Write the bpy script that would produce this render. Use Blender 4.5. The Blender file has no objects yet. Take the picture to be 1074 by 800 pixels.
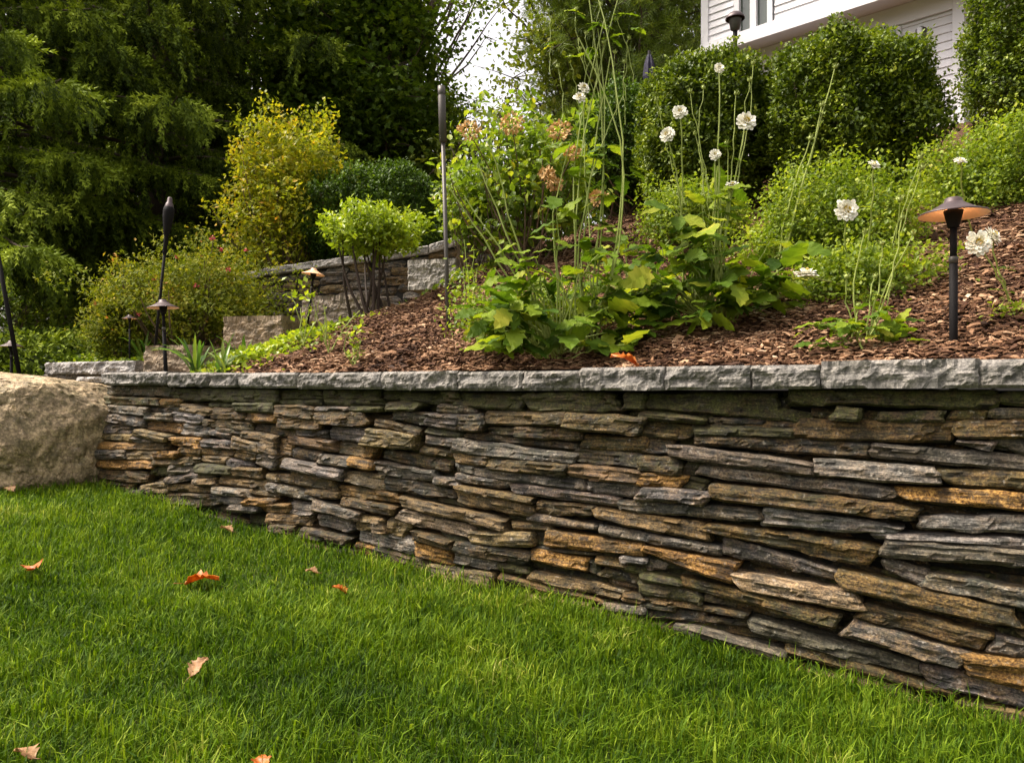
import bpy, math, random
import numpy as np
from mathutils import noise as mnoise, Vector
R = math.radians
random.seed(7)
rng = np.random.default_rng(7)
S = bpy.context.scene
COL = S.collection

# ---------------------------------------------------------------- camera, sky, sun, exposure
F = 800.0; CX = 537.0; HY = 408.0; EYE = 1.0
cam = bpy.data.objects.new('camera', bpy.data.cameras.new('camera')); COL.objects.link(cam)
cam.location = (0, 0, EYE); cam.rotation_euler = (R(90), 0, 0)
cam.data.sensor_fit = 'HORIZONTAL'; cam.data.sensor_width = 36; cam.data.lens = 36*F/1074
cam.data.shift_y = 8/1074; cam.data.clip_start = 0.05; cam.data.clip_end = 1000
S.camera = cam
SUN_EL, SUN_AZ = 58.0, -84.0          # azimuth clockwise from +Y
wd = bpy.data.worlds.new('World'); S.world = wd; wd.use_nodes = True
nt = wd.node_tree; nt.nodes.clear()
sky = nt.nodes.new('ShaderNodeTexSky'); sky.sky_type = 'NISHITA'; sky.sun_disc = False
sky.sun_elevation = R(SUN_EL); sky.sun_rotation = R(SUN_AZ); sky.dust_density = 6; sky.air_density = 1.3; sky.ozone_density = 0.6
bg = nt.nodes.new('ShaderNodeBackground'); bg.inputs[1].default_value = 0.15
wo = nt.nodes.new('ShaderNodeOutputWorld')
hs = nt.nodes.new('ShaderNodeHueSaturation'); hs.inputs['Saturation'].default_value = 0.3
tn = nt.nodes.new('ShaderNodeMix'); tn.data_type = 'RGBA'; tn.blend_type = 'MULTIPLY'; tn.inputs[0].default_value = 1.0; tn.inputs[7].default_value = (1.08, 0.99, 0.95, 1)   # thin warm high cloud
nt.links.new(sky.outputs[0], hs.inputs['Color']); nt.links.new(hs.outputs[0], tn.inputs[6]); nt.links.new(tn.outputs[2], bg.inputs[0]); nt.links.new(bg.outputs[0], wo.inputs[0])
sun = bpy.data.objects.new('sun', bpy.data.lights.new('sun', 'SUN')); COL.objects.link(sun)
sun.data.energy = 2.7; sun.data.angle = R(14.0); sun.data.color = (1.0, 0.92, 0.80)
_sd = Vector((math.sin(R(SUN_AZ))*math.cos(R(SUN_EL)), math.cos(R(SUN_AZ))*math.cos(R(SUN_EL)), math.sin(R(SUN_EL))))
sun.rotation_euler = _sd.to_track_quat('Z', 'Y').to_euler()
S.view_settings.view_transform = 'Standard'; S.view_settings.look = 'None'
S.view_settings.exposure = 1.2; S.view_settings.gamma = 1.0
S.cycles.max_bounces = 6; S.cycles.transparent_max_bounces = 6

# ---------------------------------------------------------------- helpers
def at(px, py, Y):
    return np.array([(px-CX)/F*Y, Y, EYE+(HY-py)/F*Y])
def nrm(a):
    a = np.asarray(a, float); return a/np.maximum(np.linalg.norm(a, axis=-1, keepdims=True), 1e-9)
def sst(a, b, x):
    t = np.clip((x-a)/(b-a), 0, 1); return t*t*(3-2*t)
def mesh_np(name, V, faces, mat=None, parent=None, attrs=None, smooth=False):
    """V (n,3); faces: list of (m,k) int arrays; attrs: name -> (n,) or (n,3) per vertex"""
    V = np.asarray(V, np.float32)
    me = bpy.data.meshes.new(name)
    me.vertices.add(len(V)); me.vertices.foreach_set('co', V.ravel())
    faces = [np.asarray(f, np.int32) for f in faces if len(f)]
    idx = np.concatenate([f.ravel() for f in faces])
    tot = np.concatenate([np.full(len(f), f.shape[1], np.int32) for f in faces])
    st = np.concatenate([[0], np.cumsum(tot)[:-1]]).astype(np.int32)
    me.loops.add(len(idx)); me.loops.foreach_set('vertex_index', idx)
    me.polygons.add(len(tot)); me.polygons.foreach_set('loop_start', st); me.polygons.foreach_set('loop_total', tot)
    me.polygons.foreach_set('use_smooth', np.full(len(tot), smooth))
    for k, a in (attrs or {}).items():
        a = np.asarray(a, np.float32)
        if a.ndim == 1:
            me.attributes.new(k, 'FLOAT', 'POINT').data.foreach_set('value', a)
        else:
            me.attributes.new(k, 'FLOAT_VECTOR', 'POINT').data.foreach_set('vector', a.ravel())
    me.update(calc_edges=True)
    ob = bpy.data.objects.new(name, me); COL.objects.link(ob)
    if mat: me.materials.append(mat)
    if parent: ob.parent = parent
    return ob
class Buf:
    def __init__(s): s.V = []; s.F = {}; s.A = []; s.n = 0
    def add(s, V, faces, r=0.5):
        V = np.asarray(V, float).reshape(-1, 3)
        for f in faces:
            f = np.asarray(f, int)
            if len(f): s.F.setdefault(f.shape[1], []).append(f+s.n)
        s.V.append(V); s.A.append(np.broadcast_to(np.asarray(r, float), (len(V),)).copy()); s.n += len(V)
    def build(s, name, mat, parent=None, smooth=False, off=(0, 0, 0)):
        return mesh_np(name, np.concatenate(s.V)-np.asarray(off), [np.concatenate(f) for f in s.F.values()], mat, parent, {'r': np.concatenate(s.A)}, smooth)
    def tube(s, P, rad, n=6, r=0.5, cap=True):
        P = np.asarray(P, float); m = len(P); rad = np.broadcast_to(np.asarray(rad, float), (m,))
        T = nrm(np.gradient(P, axis=0)) if m > 2 else np.repeat(nrm(P[1:]-P[:1]), 2, 0)
        ref = np.array([0, 0, 1.0]) if abs(T[:, 2]).mean() < 0.9 else np.array([1.0, 0, 0])
        A = nrm(np.cross(T, ref)); B = np.cross(T, A)
        a = np.linspace(0, 2*math.pi, n, endpoint=False)
        V = P[:, None]+rad[:, None, None]*(np.cos(a)[None, :, None]*A[:, None]+np.sin(a)[None, :, None]*B[:, None])
        i = np.arange(m-1)[:, None]*n; j = np.arange(n)[None, :]; k = (j+1) % n
        q = np.stack([i+j, i+k, i+n+k, i+n+j], -1).reshape(-1, 4)
        V = V.reshape(-1, 3)
        fs = [q]
        if cap: fs.append(np.arange(n)[None, ::-1]); fs.append((np.arange(n)+(m-1)*n)[None])
        s.add(V, fs, r)
    def box(s, c, size, rot=0.0, r=0.5):
        c = np.asarray(c, float); h = np.asarray(size, float)/2
        v = np.array([[x, y, z] for x in (-1, 1) for y in (-1, 1) for z in (-1, 1)])*h
        ca, sa = math.cos(rot), math.sin(rot)
        v = np.stack([v[:, 0]*ca-v[:, 1]*sa, v[:, 0]*sa+v[:, 1]*ca, v[:, 2]], 1)+c
        s.add(v, [[[0, 1, 3, 2], [4, 6, 7, 5], [0, 4, 5, 1], [2, 3, 7, 6], [0, 2, 6, 4], [1, 5, 7, 3]]], r)
    def lathe(s, prof, c, n=24, r=0.5):
        c = np.asarray(c, float); a = np.linspace(0, 2*math.pi, n, endpoint=False)
        V = np.array([[p[0]*math.cos(t), p[0]*math.sin(t), p[1]] for p in prof for t in a])+c
        m = len(prof); i = np.arange(m-1)[:, None]*n; j = np.arange(n)[None, :]; k = (j+1) % n
        s.add(V, [np.stack([i+j, i+k, i+n+k, i+n+j], -1).reshape(-1, 4)], r)
    def inst(s, tv, tf, P, D, U, size, r=None, wid=1.0):
        """instance a leaf template: +y along D, +z near U"""
        P = np.asarray(P, float); n = len(P)
        if n == 0: return
        D = nrm(D); X = nrm(np.cross(D, U)); Z = np.cross(X, D)
        size = np.broadcast_to(np.asarray(size, float), (n,))[:, None, None]
        tv = np.asarray(tv, float)
        wid = np.broadcast_to(np.asarray(wid, float), (n,))[:, None, None]
        V = P[:, None]+size*(tv[None, :, :1]*wid*X[:, None]+tv[None, :, 1:2]*D[:, None]+tv[None, :, 2:3]*Z[:, None])
        k = len(tv); o = (np.arange(n)*k)[:, None, None]
        fs = [(o+np.asarray(f)[None]).reshape(-1, len(f[0])) for f in tf]
        if r is None: r = rng.random(n)
        s.add(V.reshape(-1, 3), fs, np.repeat(r, k))
def empty(name, loc, label=None, cat=None, group=None):
    o = bpy.data.objects.new(name, None); COL.objects.link(o); o.location = tuple(float(c) for c in loc); o.empty_display_size = 0.1
    return tag(o, label, cat, group)
def tag(o, label=None, cat=None, group=None, kind=None):
    if label: o['label'] = label
    if cat: o['category'] = cat
    if group: o['group'] = group
    if kind: o['kind'] = kind
    return o
def fbm(P, sc, oct=3, seed=0.0):
    P = np.asarray(P, float).reshape(-1, 3)*sc
    return np.array([mnoise.fractal(Vector((p[0]+seed, p[1]+seed*1.7, p[2]-seed)), 1.0, 2.0, oct, noise_basis='PERLIN_ORIGINAL') for p in P])

# ---------------------------------------------------------------- materials
def mat(name):
    m = bpy.data.materials.new(name); m.use_nodes = True; m.node_tree.nodes.clear(); return m, m.node_tree
def N(t, ty, **kw):
    n = t.nodes.new(ty)
    for k, v in kw.items():
        if k.startswith('i_'):
            key = k[2:]; key = int(key) if key.isdigit() else key.replace('_', ' ')
            n.inputs[key].default_value = v
        else: setattr(n, k, v)
    return n
def L(t, a, b): t.links.new(a, b)
def ramp(t, fac, stops):
    n = t.nodes.new('ShaderNodeValToRGB'); e = n.color_ramp.elements
    while len(e) < len(stops): e.new(0.5)
    for k, (p, c) in enumerate(stops):
        e[k].position = p; e[k].color = (*c, 1) if len(c) == 3 else c
    L(t, fac, n.inputs[0]); return n.outputs[0]
def mixc(t, fac, a, b, mode='MIX'):
    n = t.nodes.new('ShaderNodeMix'); n.data_type = 'RGBA'; n.blend_type = mode
    for s_, v in ((n.inputs[0], fac), (n.inputs[6], a), (n.inputs[7], b)):
        if hasattr(v, 'links'): L(t, v, s_)
        elif isinstance(v, (int, float)): s_.default_value = v
        else: s_.default_value = (*v, 1)
    return n.outputs[2]
def mth(t, op, a, b=0.0, clamp=False):
    n = t.nodes.new('ShaderNodeMath'); n.operation = op; n.use_clamp = clamp
    for s_, v in ((n.inputs[0], a), (n.inputs[1], b)):
        if hasattr(v, 'links'): L(t, v, s_)
        else: s_.default_value = v
    return n.outputs[0]
def noi(t, vec, scale, detail=4, rough=0.55):
    n = N(t, 'ShaderNodeTexNoise', i_Scale=scale, i_Detail=detail, i_Roughness=rough)
    if vec is not None: L(t, vec, n.inputs['Vector'])
    return n.outputs[0]
def vscale(t, vec, s):
    n = N(t, 'ShaderNodeMapping'); n.inputs['Scale'].default_value = s; L(t, vec, n.inputs[0]); return n.outputs[0]
def finish(t, col, rough=0.8, bump=None, strength=0.5, dist=0.01, metal=0.0, spec=0.3):
    p = N(t, 'ShaderNodeBsdfPrincipled', i_Metallic=metal)
    p.inputs['Specular IOR Level'].default_value = spec
    if hasattr(col, 'links'): L(t, col, p.inputs['Base Color'])
    else: p.inputs['Base Color'].default_value = (*col, 1)
    if hasattr(rough, 'links'): L(t, rough, p.inputs['Roughness'])
    else: p.inputs['Roughness'].default_value = rough
    if bump is not None:
        b = N(t, 'ShaderNodeBump', i_Strength=strength, i_Distance=dist); L(t, bump, b.inputs['Height']); L(t, b.outputs[0], p.inputs['Normal'])
    o = N(t, 'ShaderNodeOutputMaterial'); L(t, p.outputs[0], o.inputs[0]); return p
def simple(name, col, rough=0.6, metal=0.0, nscale=8, var=0.25, spec=0.4, bs=0.15):
    m, t = mat(name); tc = N(t, 'ShaderNodeTexCoord')
    f = noi(t, tc.outputs['Object'], nscale, 5)
    c = mixc(t, f, tuple(x*(1-var) for x in col), tuple(min(1, x*(1+var)) for x in col))
    finish(t, c, rough, noi(t, tc.outputs['Object'], nscale*12, 4), bs, 0.002, metal, spec); return m
def leafm(name, stops, trans=0.35, rough=0.45, spec=0.4, nsc=1.2):
    """stops: ramp over the per-leaf random value; leaves differ in their own colour, spruce also by painted gap shade"""
    m, t = mat(name)
    a = N(t, 'ShaderNodeAttribute', attribute_name='r'); tc = N(t, 'ShaderNodeTexCoord')
    nz = noi(t, tc.outputs['Object'], nsc, 3)
    f = mth(t, 'ADD', mth(t, 'MULTIPLY', a.outputs['Fac'], 0.75), mth(t, 'MULTIPLY', mth(t, 'SUBTRACT', nz, 0.38), 0.9), True)
    c = ramp(t, f, stops)
    p = N(t, 'ShaderNodeBsdfPrincipled'); p.inputs['Specular IOR Level'].default_value = spec; p.inputs['Roughness'].default_value = rough
    L(t, c, p.inputs['Base Color'])
    tr = N(t, 'ShaderNodeBsdfTranslucent')
    c2 = mixc(t, 1.0, c, (1.25, 1.25, 0.55), 'MULTIPLY'); L(t, c2, tr.inputs[0])
    mx = N(t, 'ShaderNodeMixShader'); mx.inputs[0].default_value = trans
    L(t, p.outputs[0], mx.inputs[1]); L(t, tr.outputs[0], mx.inputs[2])
    o = N(t, 'ShaderNodeOutputMaterial'); L(t, mx.outputs[0], o.inputs[0]); return m
def rockmat(name, capmode=False, light=1.0):
    m, t = mat(name)
    al = N(t, 'ShaderNodeAttribute', attribute_name='loc'); ac = N(t, 'ShaderNodeAttribute', attribute_name='col'); am = N(t, 'ShaderNodeAttribute', attribute_name='mixv')
    sp = N(t, 'ShaderNodeSeparateXYZ'); L(t, am.outputs['Vector'], sp.inputs[0])
    st = noi(t, vscale(t, al.outputs['Vector'], (9, 75, 30)), 1.0, 6, 0.65)
    bl = noi(t, al.outputs['Vector'], 14, 5, 0.6)
    fi = noi(t, al.outputs['Vector'], 120, 5, 0.7)
    sh = mth(t, 'ADD', mth(t, 'MULTIPLY', st, 0.9 if not capmode else 0.35), mth(t, 'ADD', mth(t, 'MULTIPLY', fi, 0.55 if not capmode else 0.7), mth(t, 'MULTIPLY', bl, 0.7 if capmode else 0.3)))
    c = mixc(t, 1.0, ac.outputs['Color'], ramp(t, mth(t, 'MULTIPLY', sh, 0.6), [(0.43, (0.16*light+0.8*(1-light),)*3), (0.515, (0.70*light+0.95*(1-light),)*3), (0.60, (2.0*light+1.15*(1-light),)*3)]), 'MULTIPLY')
    # rust
    rf = mth(t, 'MULTIPLY', ramp(t, mth(t, 'ADD', mth(t, 'MULTIPLY', bl, 0.7), mth(t, 'MULTIPLY', st, 0.3)), [(0.44, (0, 0, 0)), (0.56, (1, 1, 1))]), sp.outputs[0], True)
    rc = ramp(t, fi, [(0.40, (0.055, 0.024, 0.006)), (0.5, (0.22, 0.105, 0.018)), (0.60, (0.45, 0.26, 0.07))])
    c = mixc(t, rf, c, rc)
    # moss and lichen
    mo = noi(t, al.outputs['Vector'], 22, 6, 0.7)
    mf = mth(t, 'MULTIPLY', ramp(t, mo, [(0.40, (0, 0, 0)), (0.58, (1, 1, 1))]), sp.outputs[1], True)
    c = mixc(t, mf, c, ramp(t, fi, [(0.35, (0.018, 0.019, 0.005)), (0.55, (0.055, 0.056, 0.012)), (0.7, (0.14, 0.13, 0.035))]))
    li = noi(t, al.outputs['Vector'], 55, 3, 0.6)
    lf = mth(t, 'MULTIPLY', ramp(t, li, [(0.62, (0, 0, 0)), (0.68, (1, 1, 1))]), mth(t, 'MULTIPLY', sp.outputs[2], 0.8), True)
    c = mixc(t, lf, c, (0.5, 0.45, 0.37))
    h = mth(t, 'ADD', mth(t, 'MULTIPLY', st, 0.8), mth(t, 'ADD', mth(t, 'MULTIPLY', fi, 0.45), mth(t, 'MULTIPLY', bl, 0.6)))
    finish(t, c, 0.68, h, 1.0, 0.012 if not capmode else 0.007, 0, 0.28); return m
M = {}
M['rock'] = rockmat('wall_stone'); M['cap'] = rockmat('bluestone', True, 0.55); M['bould'] = rockmat('sandstone', True, 0.55)
M['fill'] = simple('joint_shade', (0.007, 0.006, 0.004), 0.95, 0, 10, 0.5)  # near-black core colour paints the shade in the open joints
M['black'] = simple('black_metal', (0.008, 0.007, 0.007), 0.7, 0.0, 20, 0.3, 0.1)
M['steel'] = simple('brushed_steel', (0.07, 0.063, 0.055), 0.5, 0.4, 15, 0.2)
M['copper'] = simple('copper_paint', (0.72, 0.42, 0.24), 0.45, 0.2, 20, 0.15)
M['bronze'] = simple('bronze_hat', (0.065, 0.045, 0.045), 0.45, 0.3, 25, 0.35)
M['bark'] = simple('bark', (0.085, 0.062, 0.045), 0.9, 0, 6, 0.5, 0.2, 0.8)
M['stem'] = simple('green_stem', (0.24, 0.29, 0.06), 0.6, 0, 10, 0.3)
M['darktwig'] = simple('dark_twig', (0.035, 0.022, 0.015), 0.85, 0, 10, 0.4)
M['twig'] = simple('brown_twig', (0.11, 0.075, 0.045), 0.8, 0, 10, 0.4)
M['petal'] = simple('white_petal', (0.80, 0.78, 0.66), 0.6, 0, 30, 0.1)
M['yellow'] = simple('yellow_centre', (0.55, 0.42, 0.06), 0.7, 0, 60, 0.3)
M['peach'] = simple('faded_peach', (0.58, 0.38, 0.16), 0.8, 0, 60, 0.4)
M['pinkred'] = simple('red_bloom', (0.42, 0.06, 0.06), 0.7, 0, 60, 0.4)
M['glass'] = simple('window_glass', (0.05, 0.065, 0.05), 0.06, 0, 3, 0.3, 0.8, 0.0)
M['white'] = simple('white_paint', (0.66, 0.65, 0.67), 0.5, 0, 2, 0.06, 0.4, 0.1)
M['roof'] = simple('roof_shingle', (0.06, 0.055, 0.055), 0.9, 0, 30, 0.4)
M['fabric'] = simple('navy_canvas', (0.012, 0.010, 0.03), 0.8)
def emis(name, c, s):
    m, t = mat(name); e = N(t, 'ShaderNodeEmission', i_Strength=s); e.inputs[0].default_value = (*c, 1)
    o = N(t, 'ShaderNodeOutputMaterial'); L(t, e.outputs[0], o.inputs[0]); return m
M['bulb'] = emis('lamp_bulb', (1.0, 0.66, 0.38), 42.0)
G3 = lambda a, b, c: [(0.05, a), (0.5, b), (0.95, c)]
M['grass'] = leafm('grass_blades', [(0.0, (0.010, 0.030, 0.002)), (0.4, (0.052, 0.108, 0.003)), (0.75, (0.14, 0.22, 0.008)), (0.93, (0.24, 0.31, 0.025)), (1.0, (0.40, 0.40, 0.11))], 0.38, 0.62, 0.14, 2.0)
M['spruce'] = leafm('spruce_needles', [(0.0, (0.010, 0.016, 0.003)), (0.35, (0.04, 0.066, 0.006)), (0.65, (0.16, 0.22, 0.016)), (1.0, (0.42, 0.50, 0.05))], 0.15, 0.7, 0.12, 0.8)  # dark end paints shade in the gaps, light end the highlighted shoots
M['maple'] = leafm('dark_leaves', [(0.0, (0.016, 0.030, 0.004)), (0.5, (0.075, 0.13, 0.010)), (1.0, (0.30, 0.38, 0.03))], 0.4, 0.6, 0.2, 0.5)
M['yellowtree'] = leafm('yellow_green_leaves', [(0.0, (0.07, 0.10, 0.014)), (0.5, (0.15, 0.19, 0.025)), (1.0, (0.30, 0.28, 0.04))], 0.45, 0.5, 0.3, 0.5)
M['pine'] = leafm('pine_needles', [(0.0, (0.05, 0.08, 0.010)), (0.5, (0.13, 0.19, 0.022)), (1.0, (0.28, 0.32, 0.04))], 0.35, 0.5, 0.3, 0.8)
M['box'] = leafm('boxwood_leaves', [(0.0, (0.016, 0.03, 0.003)), (0.4, (0.065, 0.105, 0.008)), (0.75, (0.19, 0.25, 0.018)), (1.0, (0.42, 0.45, 0.07))], 0.25, 0.5, 0.3, 4.0)
M['boxdark'] = leafm('dark_hedge_leaves', [(0.0, (0.012, 0.028, 0.003)), (0.5, (0.050, 0.10, 0.007)), (1.0, (0.16, 0.25, 0.018))], 0.25, 0.55, 0.25, 2.0)
M['azalea'] = leafm('azalea_leaves', [(0.0, (0.09, 0.14, 0.008)), (0.5, (0.24, 0.33, 0.018)), (1.0, (0.46, 0.50, 0.04))], 0.4, 0.4, 0.4, 3.0)
M['autumn'] = leafm('turning_leaves', [(0.0, (0.07, 0.10, 0.010)), (0.4, (0.24, 0.28, 0.018)), (0.72, (0.46, 0.40, 0.025)), (1.0, (0.50, 0.20, 0.03))], 0.45, 0.5, 0.3, 3.0)
M['rust'] = leafm('olive_rusty_leaves', [(0.0, (0.045, 0.065, 0.006)), (0.45, (0.13, 0.16, 0.012)), (0.8, (0.28, 0.26, 0.025)), (1.0, (0.36, 0.13, 0.04))], 0.35, 0.65, 0.12, 3.0)
M['mint'] = leafm('bright_small_leaves', [(0.0, (0.045, 0.085, 0.007)), (0.4, (0.14, 0.21, 0.014)), (0.8, (0.30, 0.36, 0.03)), (1.0, (0.50, 0.50, 0.10))], 0.42, 0.5, 0.3, 4.0)
M['dahlia'] = leafm('broad_leaves', [(0.0, (0.035, 0.08, 0.007)), (0.4, (0.10, 0.17, 0.011)), (0.75, (0.21, 0.28, 0.018)), (1.0, (0.42, 0.40, 0.05))], 0.42, 0.6, 0.15, 5.0)
M['hydrangea'] = leafm('hydrangea_leaves', [(0.0, (0.07, 0.12, 0.012)), (0.5, (0.18, 0.27, 0.022)), (0.85, (0.33, 0.36, 0.035)), (1.0, (0.40, 0.22, 0.03))], 0.45, 0.45, 0.4, 3.0)
M['fern'] = leafm('strap_leaves', [(0.0, (0.03, 0.075, 0.014)), (0.5, (0.09, 0.18, 0.025)), (1.0, (0.26, 0.30, 0.05))], 0.35, 0.35, 0.4, 4.0)
M['orange'] = leafm('dry_orange_leaf', [(0.0, (0.22, 0.05, 0.012)), (0.5, (0.50, 0.14, 0.02)), (1.0, (0.75, 0.32, 0.07))], 0.35, 0.45, 0.4, 25.0)
M['tanleaf'] = leafm('dry_tan_leaf', [(0.0, (0.16, 0.08, 0.04)), (0.5, (0.36, 0.20, 0.09)), (1.0, (0.55, 0.40, 0.24))], 0.25, 0.6, 0.3, 25.0)
M['mulchchip'] = leafm('bark_chips', [(0.0, (0.02, 0.010, 0.006)), (0.32, (0.09, 0.043, 0.022)), (0.58, (0.23, 0.125, 0.065)), (0.82, (0.44, 0.29, 0.175)), (1.0, (0.66, 0.52, 0.38))], 0.0, 0.8, 0.2, 3.0)
def groundmat(name, a, b, sc):
    m, t = mat(name); tc = N(t, 'ShaderNodeTexCoord')
    f = noi(t, tc.outputs['Object'], sc, 6, 0.7)
    c = ramp(t, f, [(0.35, a), (0.65, b)]); finish(t, c, 0.95, noi(t, tc.outputs['Object'], sc*4, 5, 0.7), 0.8, 0.02, 0, 0.15); return m
M['lawn'] = groundmat('lawn_soil', (0.02, 0.035, 0.006), (0.06, 0.085, 0.014), 14)
M['mulch'] = groundmat('mulch_ground', (0.035, 0.017, 0.011), (0.13, 0.065, 0.038), 30)

# ---------------------------------------------------------------- terrain
C0 = np.array([-2.59, 4.8]); E2 = np.array([0.859, -0.512]); N2 = np.array([0.512, 0.859])
def ud(x, y): return (x-C0[0])*E2[0]+(y-C0[1])*E2[1], (x-C0[0])*N2[0]+(y-C0[1])*N2[1]
def lawn_z(x, y): return -0.13-0.05*np.clip(x, -6, 6)+0.08*np.clip(y, -4, 7)+0.012*np.sin(x*2.1+1)*np.cos(y*1.7)
RW0 = np.array([-2.95, 7.7]); RW1 = np.array([0.1, 7.15])
def H(x, y):
    x = np.asarray(x, float); y = np.asarray(y, float)
    u, d = ud(x, y)
    hill = 1.085+0.42*np.clip(d-0.28, 0, 4.6)+0.37*np.clip(d-4.88, 0, 4.2)+0.03*np.clip(d-9.08, 0, 60)
    s = (x+1.95)*0.683-(y-4.6)*0.731
    w = sst(-0.85, 0.15, s)
    ry = RW0[1]+(x-RW0[0])*(RW1[1]-RW0[1])/(RW1[0]-RW0[0])
    terr = sst(0.0, 0.12, y-ry-0.15)*sst(-4.4, -2.9, x)
    zl = 1.03+0.13*np.clip(y-5.2, 0, 6)+0.38*sst(-2.9, -1.2, x)*sst(5.2, 7, y)
    zt = 2.12+0.1*np.clip(x+2.9, 0, 3)+0.05*np.clip(y-7.5, 0, 20)
    zl = zl+(np.maximum(zt, zl)-zl)*terr
    z = zl+(hill-zl)*w
    bank = sst(0.25, 0.8, d)+sst(-0.15, 0.1, u)*(d > 0.02)
    bank = np.clip(bank, 0, 1)
    lz = lawn_z(x, y)-0.05
    return lz+(z-lz)*bank
def grid_mesh(name, xs, ys, fz, m):
    X, Y = np.meshgrid(xs, ys); Z = fz(X, Y); n = len(xs)
    i = np.arange(len(ys)-1)[:, None]*n; j = np.arange(n-1)[None]
    q = np.stack([i+j, i+j+1, i+n+j+1, i+n+j], -1).reshape(-1, 4)
    return mesh_np(name, np.stack([X.ravel(), Y.ravel(), Z.ravel()], 1), [q], m, None, None, True)
def spaced(a, b, lo, hi, st):
    core = np.arange(a, b, st)
    return np.concatenate([np.linspace(lo, a, 20, endpoint=False), core, np.linspace(b, hi, 24)])
lawn = grid_mesh('lawn', spaced(-7, 7, -250, 250, 0.25), spaced(-5, 8, -250, 250, 0.25), lambda X, Y: lawn_z(X, Y), M['lawn']); tag(lawn, kind='structure')
# garden slope laid out in wall coordinates
us = spaced(-4, 9, -120, 120, 0.07); ds = np.concatenate([np.arange(0.12, 6, 0.07), np.linspace(6, 12, 30), np.linspace(12.5, 150, 30)])
U_, D_ = np.meshgrid(us, ds)
GX = C0[0]+E2[0]*U_+N2[0]*D_; GY = C0[1]+E2[1]*U_+N2[1]*D_
GZ = H(GX, GY)
bump = 0.018*(np.sin(GX*9+np.sin(GY*7)*2)*np.cos(GY*8.3+np.sin(GX*5)))*sst(0.2, 0.4, D_)
GZ = GZ+bump; n_ = len(us)
i_ = np.arange(len(ds)-1)[:, None]*n_; j_ = np.arange(n_-1)[None]
gs = mesh_np('garden_slope', np.stack([GX.ravel(), GY.ravel(), GZ.ravel()], 1), [np.stack([i_+j_, i_+j_+1, i_+n_+j_+1, i_+n_+j_], -1).reshape(-1, 4)], M['mulch'], None, None, True)
tag(gs, kind='structure')

# ---------------------------------------------------------------- stones
def stone_geo(ln, h, dep, seed, chip=1.0, cell=0.011, strata=1.0, cap=False, tl=1.0, tr=1.0):
    """rough split stone, local x length, y height, z outward; returns V, F, loc. tl/tr = relative height of the ends"""
    nu = max(5, int(ln/cell)); nv = max(4, int(h/(cell*0.75)))
    a = np.concatenate([[-1], np.linspace(-1, 1, nu), [1]]); b = np.concatenate([[-1], np.linspace(-1, 1, nv), [1]])
    Sg, Tg = np.meshgrid(a, b)
    nu2, nv2 = len(a), len(b)
    back = np.zeros_like(Sg); back[0] = back[-1] = 1; back[:, 0] = back[:, -1] = 1
    ex = np.clip((1-abs(Sg))*ln/2, 0, 1); ey = np.clip((1-abs(Tg))*h/2, 0, 1)
    edge = np.exp(-ex/0.0035)+np.exp(-ey/0.003)
    x = Sg*ln/2; hh = h*(tl+(tr-tl)*(Sg+1)/2)
    y = Tg*hh/2
    sd = seed*3.71
    P3 = np.stack([x.ravel(), y.ravel(), np.zeros(x.size)], 1)
    # outline wobble
    n1 = fbm(P3*[1, 0.3, 1], 13, 3, sd).reshape(x.shape); n2 = fbm(P3*[0.3, 1, 1], 26, 2, sd+9).reshape(x.shape)
    y = y+n1*h*0.085*abs(Tg)*(0.35 if cap else 1); x = x+n2*0.016*abs(Sg)*(0.3 if cap else 1)+(0 if cap else (random.random()-0.5)*0.6*h)*Tg*abs(Sg)
    # corners knocked off
    if not cap:
        kn = (abs(Sg)**6)*(1-0.0); y = y*(1-0.30*kn*random.random()**2); 
    # face relief: strata ledges + chips
    sl = (random.random()-0.5)*0.25
    ny = np.array([mnoise.noise(Vector((p[0]*2.2+sd, (p[1]+p[0]*sl*0.2)*62, sd))) for p in P3]).reshape(x.shape)
    nb = fbm(P3*[0.6, 1.4, 1], 8 if not cap else 9, 3, sd+4).reshape(x.shape)
    nc = fbm(P3*([0.5, 2.2, 1] if not cap else [1.3, 0.8, 1]), 34 if not cap else 22, 3, sd+2).reshape(x.shape)
    vor = np.array([mnoise.cell(Vector((p[0]*5+sd+ny_*0.6, p[1]*26+sd+p[0]*2, sd))) for p, ny_ in zip(P3, ny.ravel())]).reshape(x.shape)
    z = (0.006*ny+0.013*nb+0.004*nc+0.009*vor)-0.014*edge*chip if not cap else 0.006-0.030*np.abs(nb)-0.016*np.abs(nc)-0.012*edge
    tiltz = (random.random()-0.35)*0.16*(0 if cap else 1); z = z+y*(-tiltz)
    z = np.where(back > 0, -dep, z)
    x = np.where(back > 0, x*0.97, x); y = np.where(back > 0, y*0.9, y)
    V = np.stack([x.ravel(), y.ravel(), z.ravel()], 1)
    i = np.arange(nv2-1)[:, None]*nu2; j = np.arange(nu2-1)[None]
    q = np.stack([i+j, i+j+1, i+nu2+j+1, i+nu2+j], -1).reshape(-1, 4)
    return V, q, V+np.array([seed*1.3 % 17, seed*0.7 % 13, 0])
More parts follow.
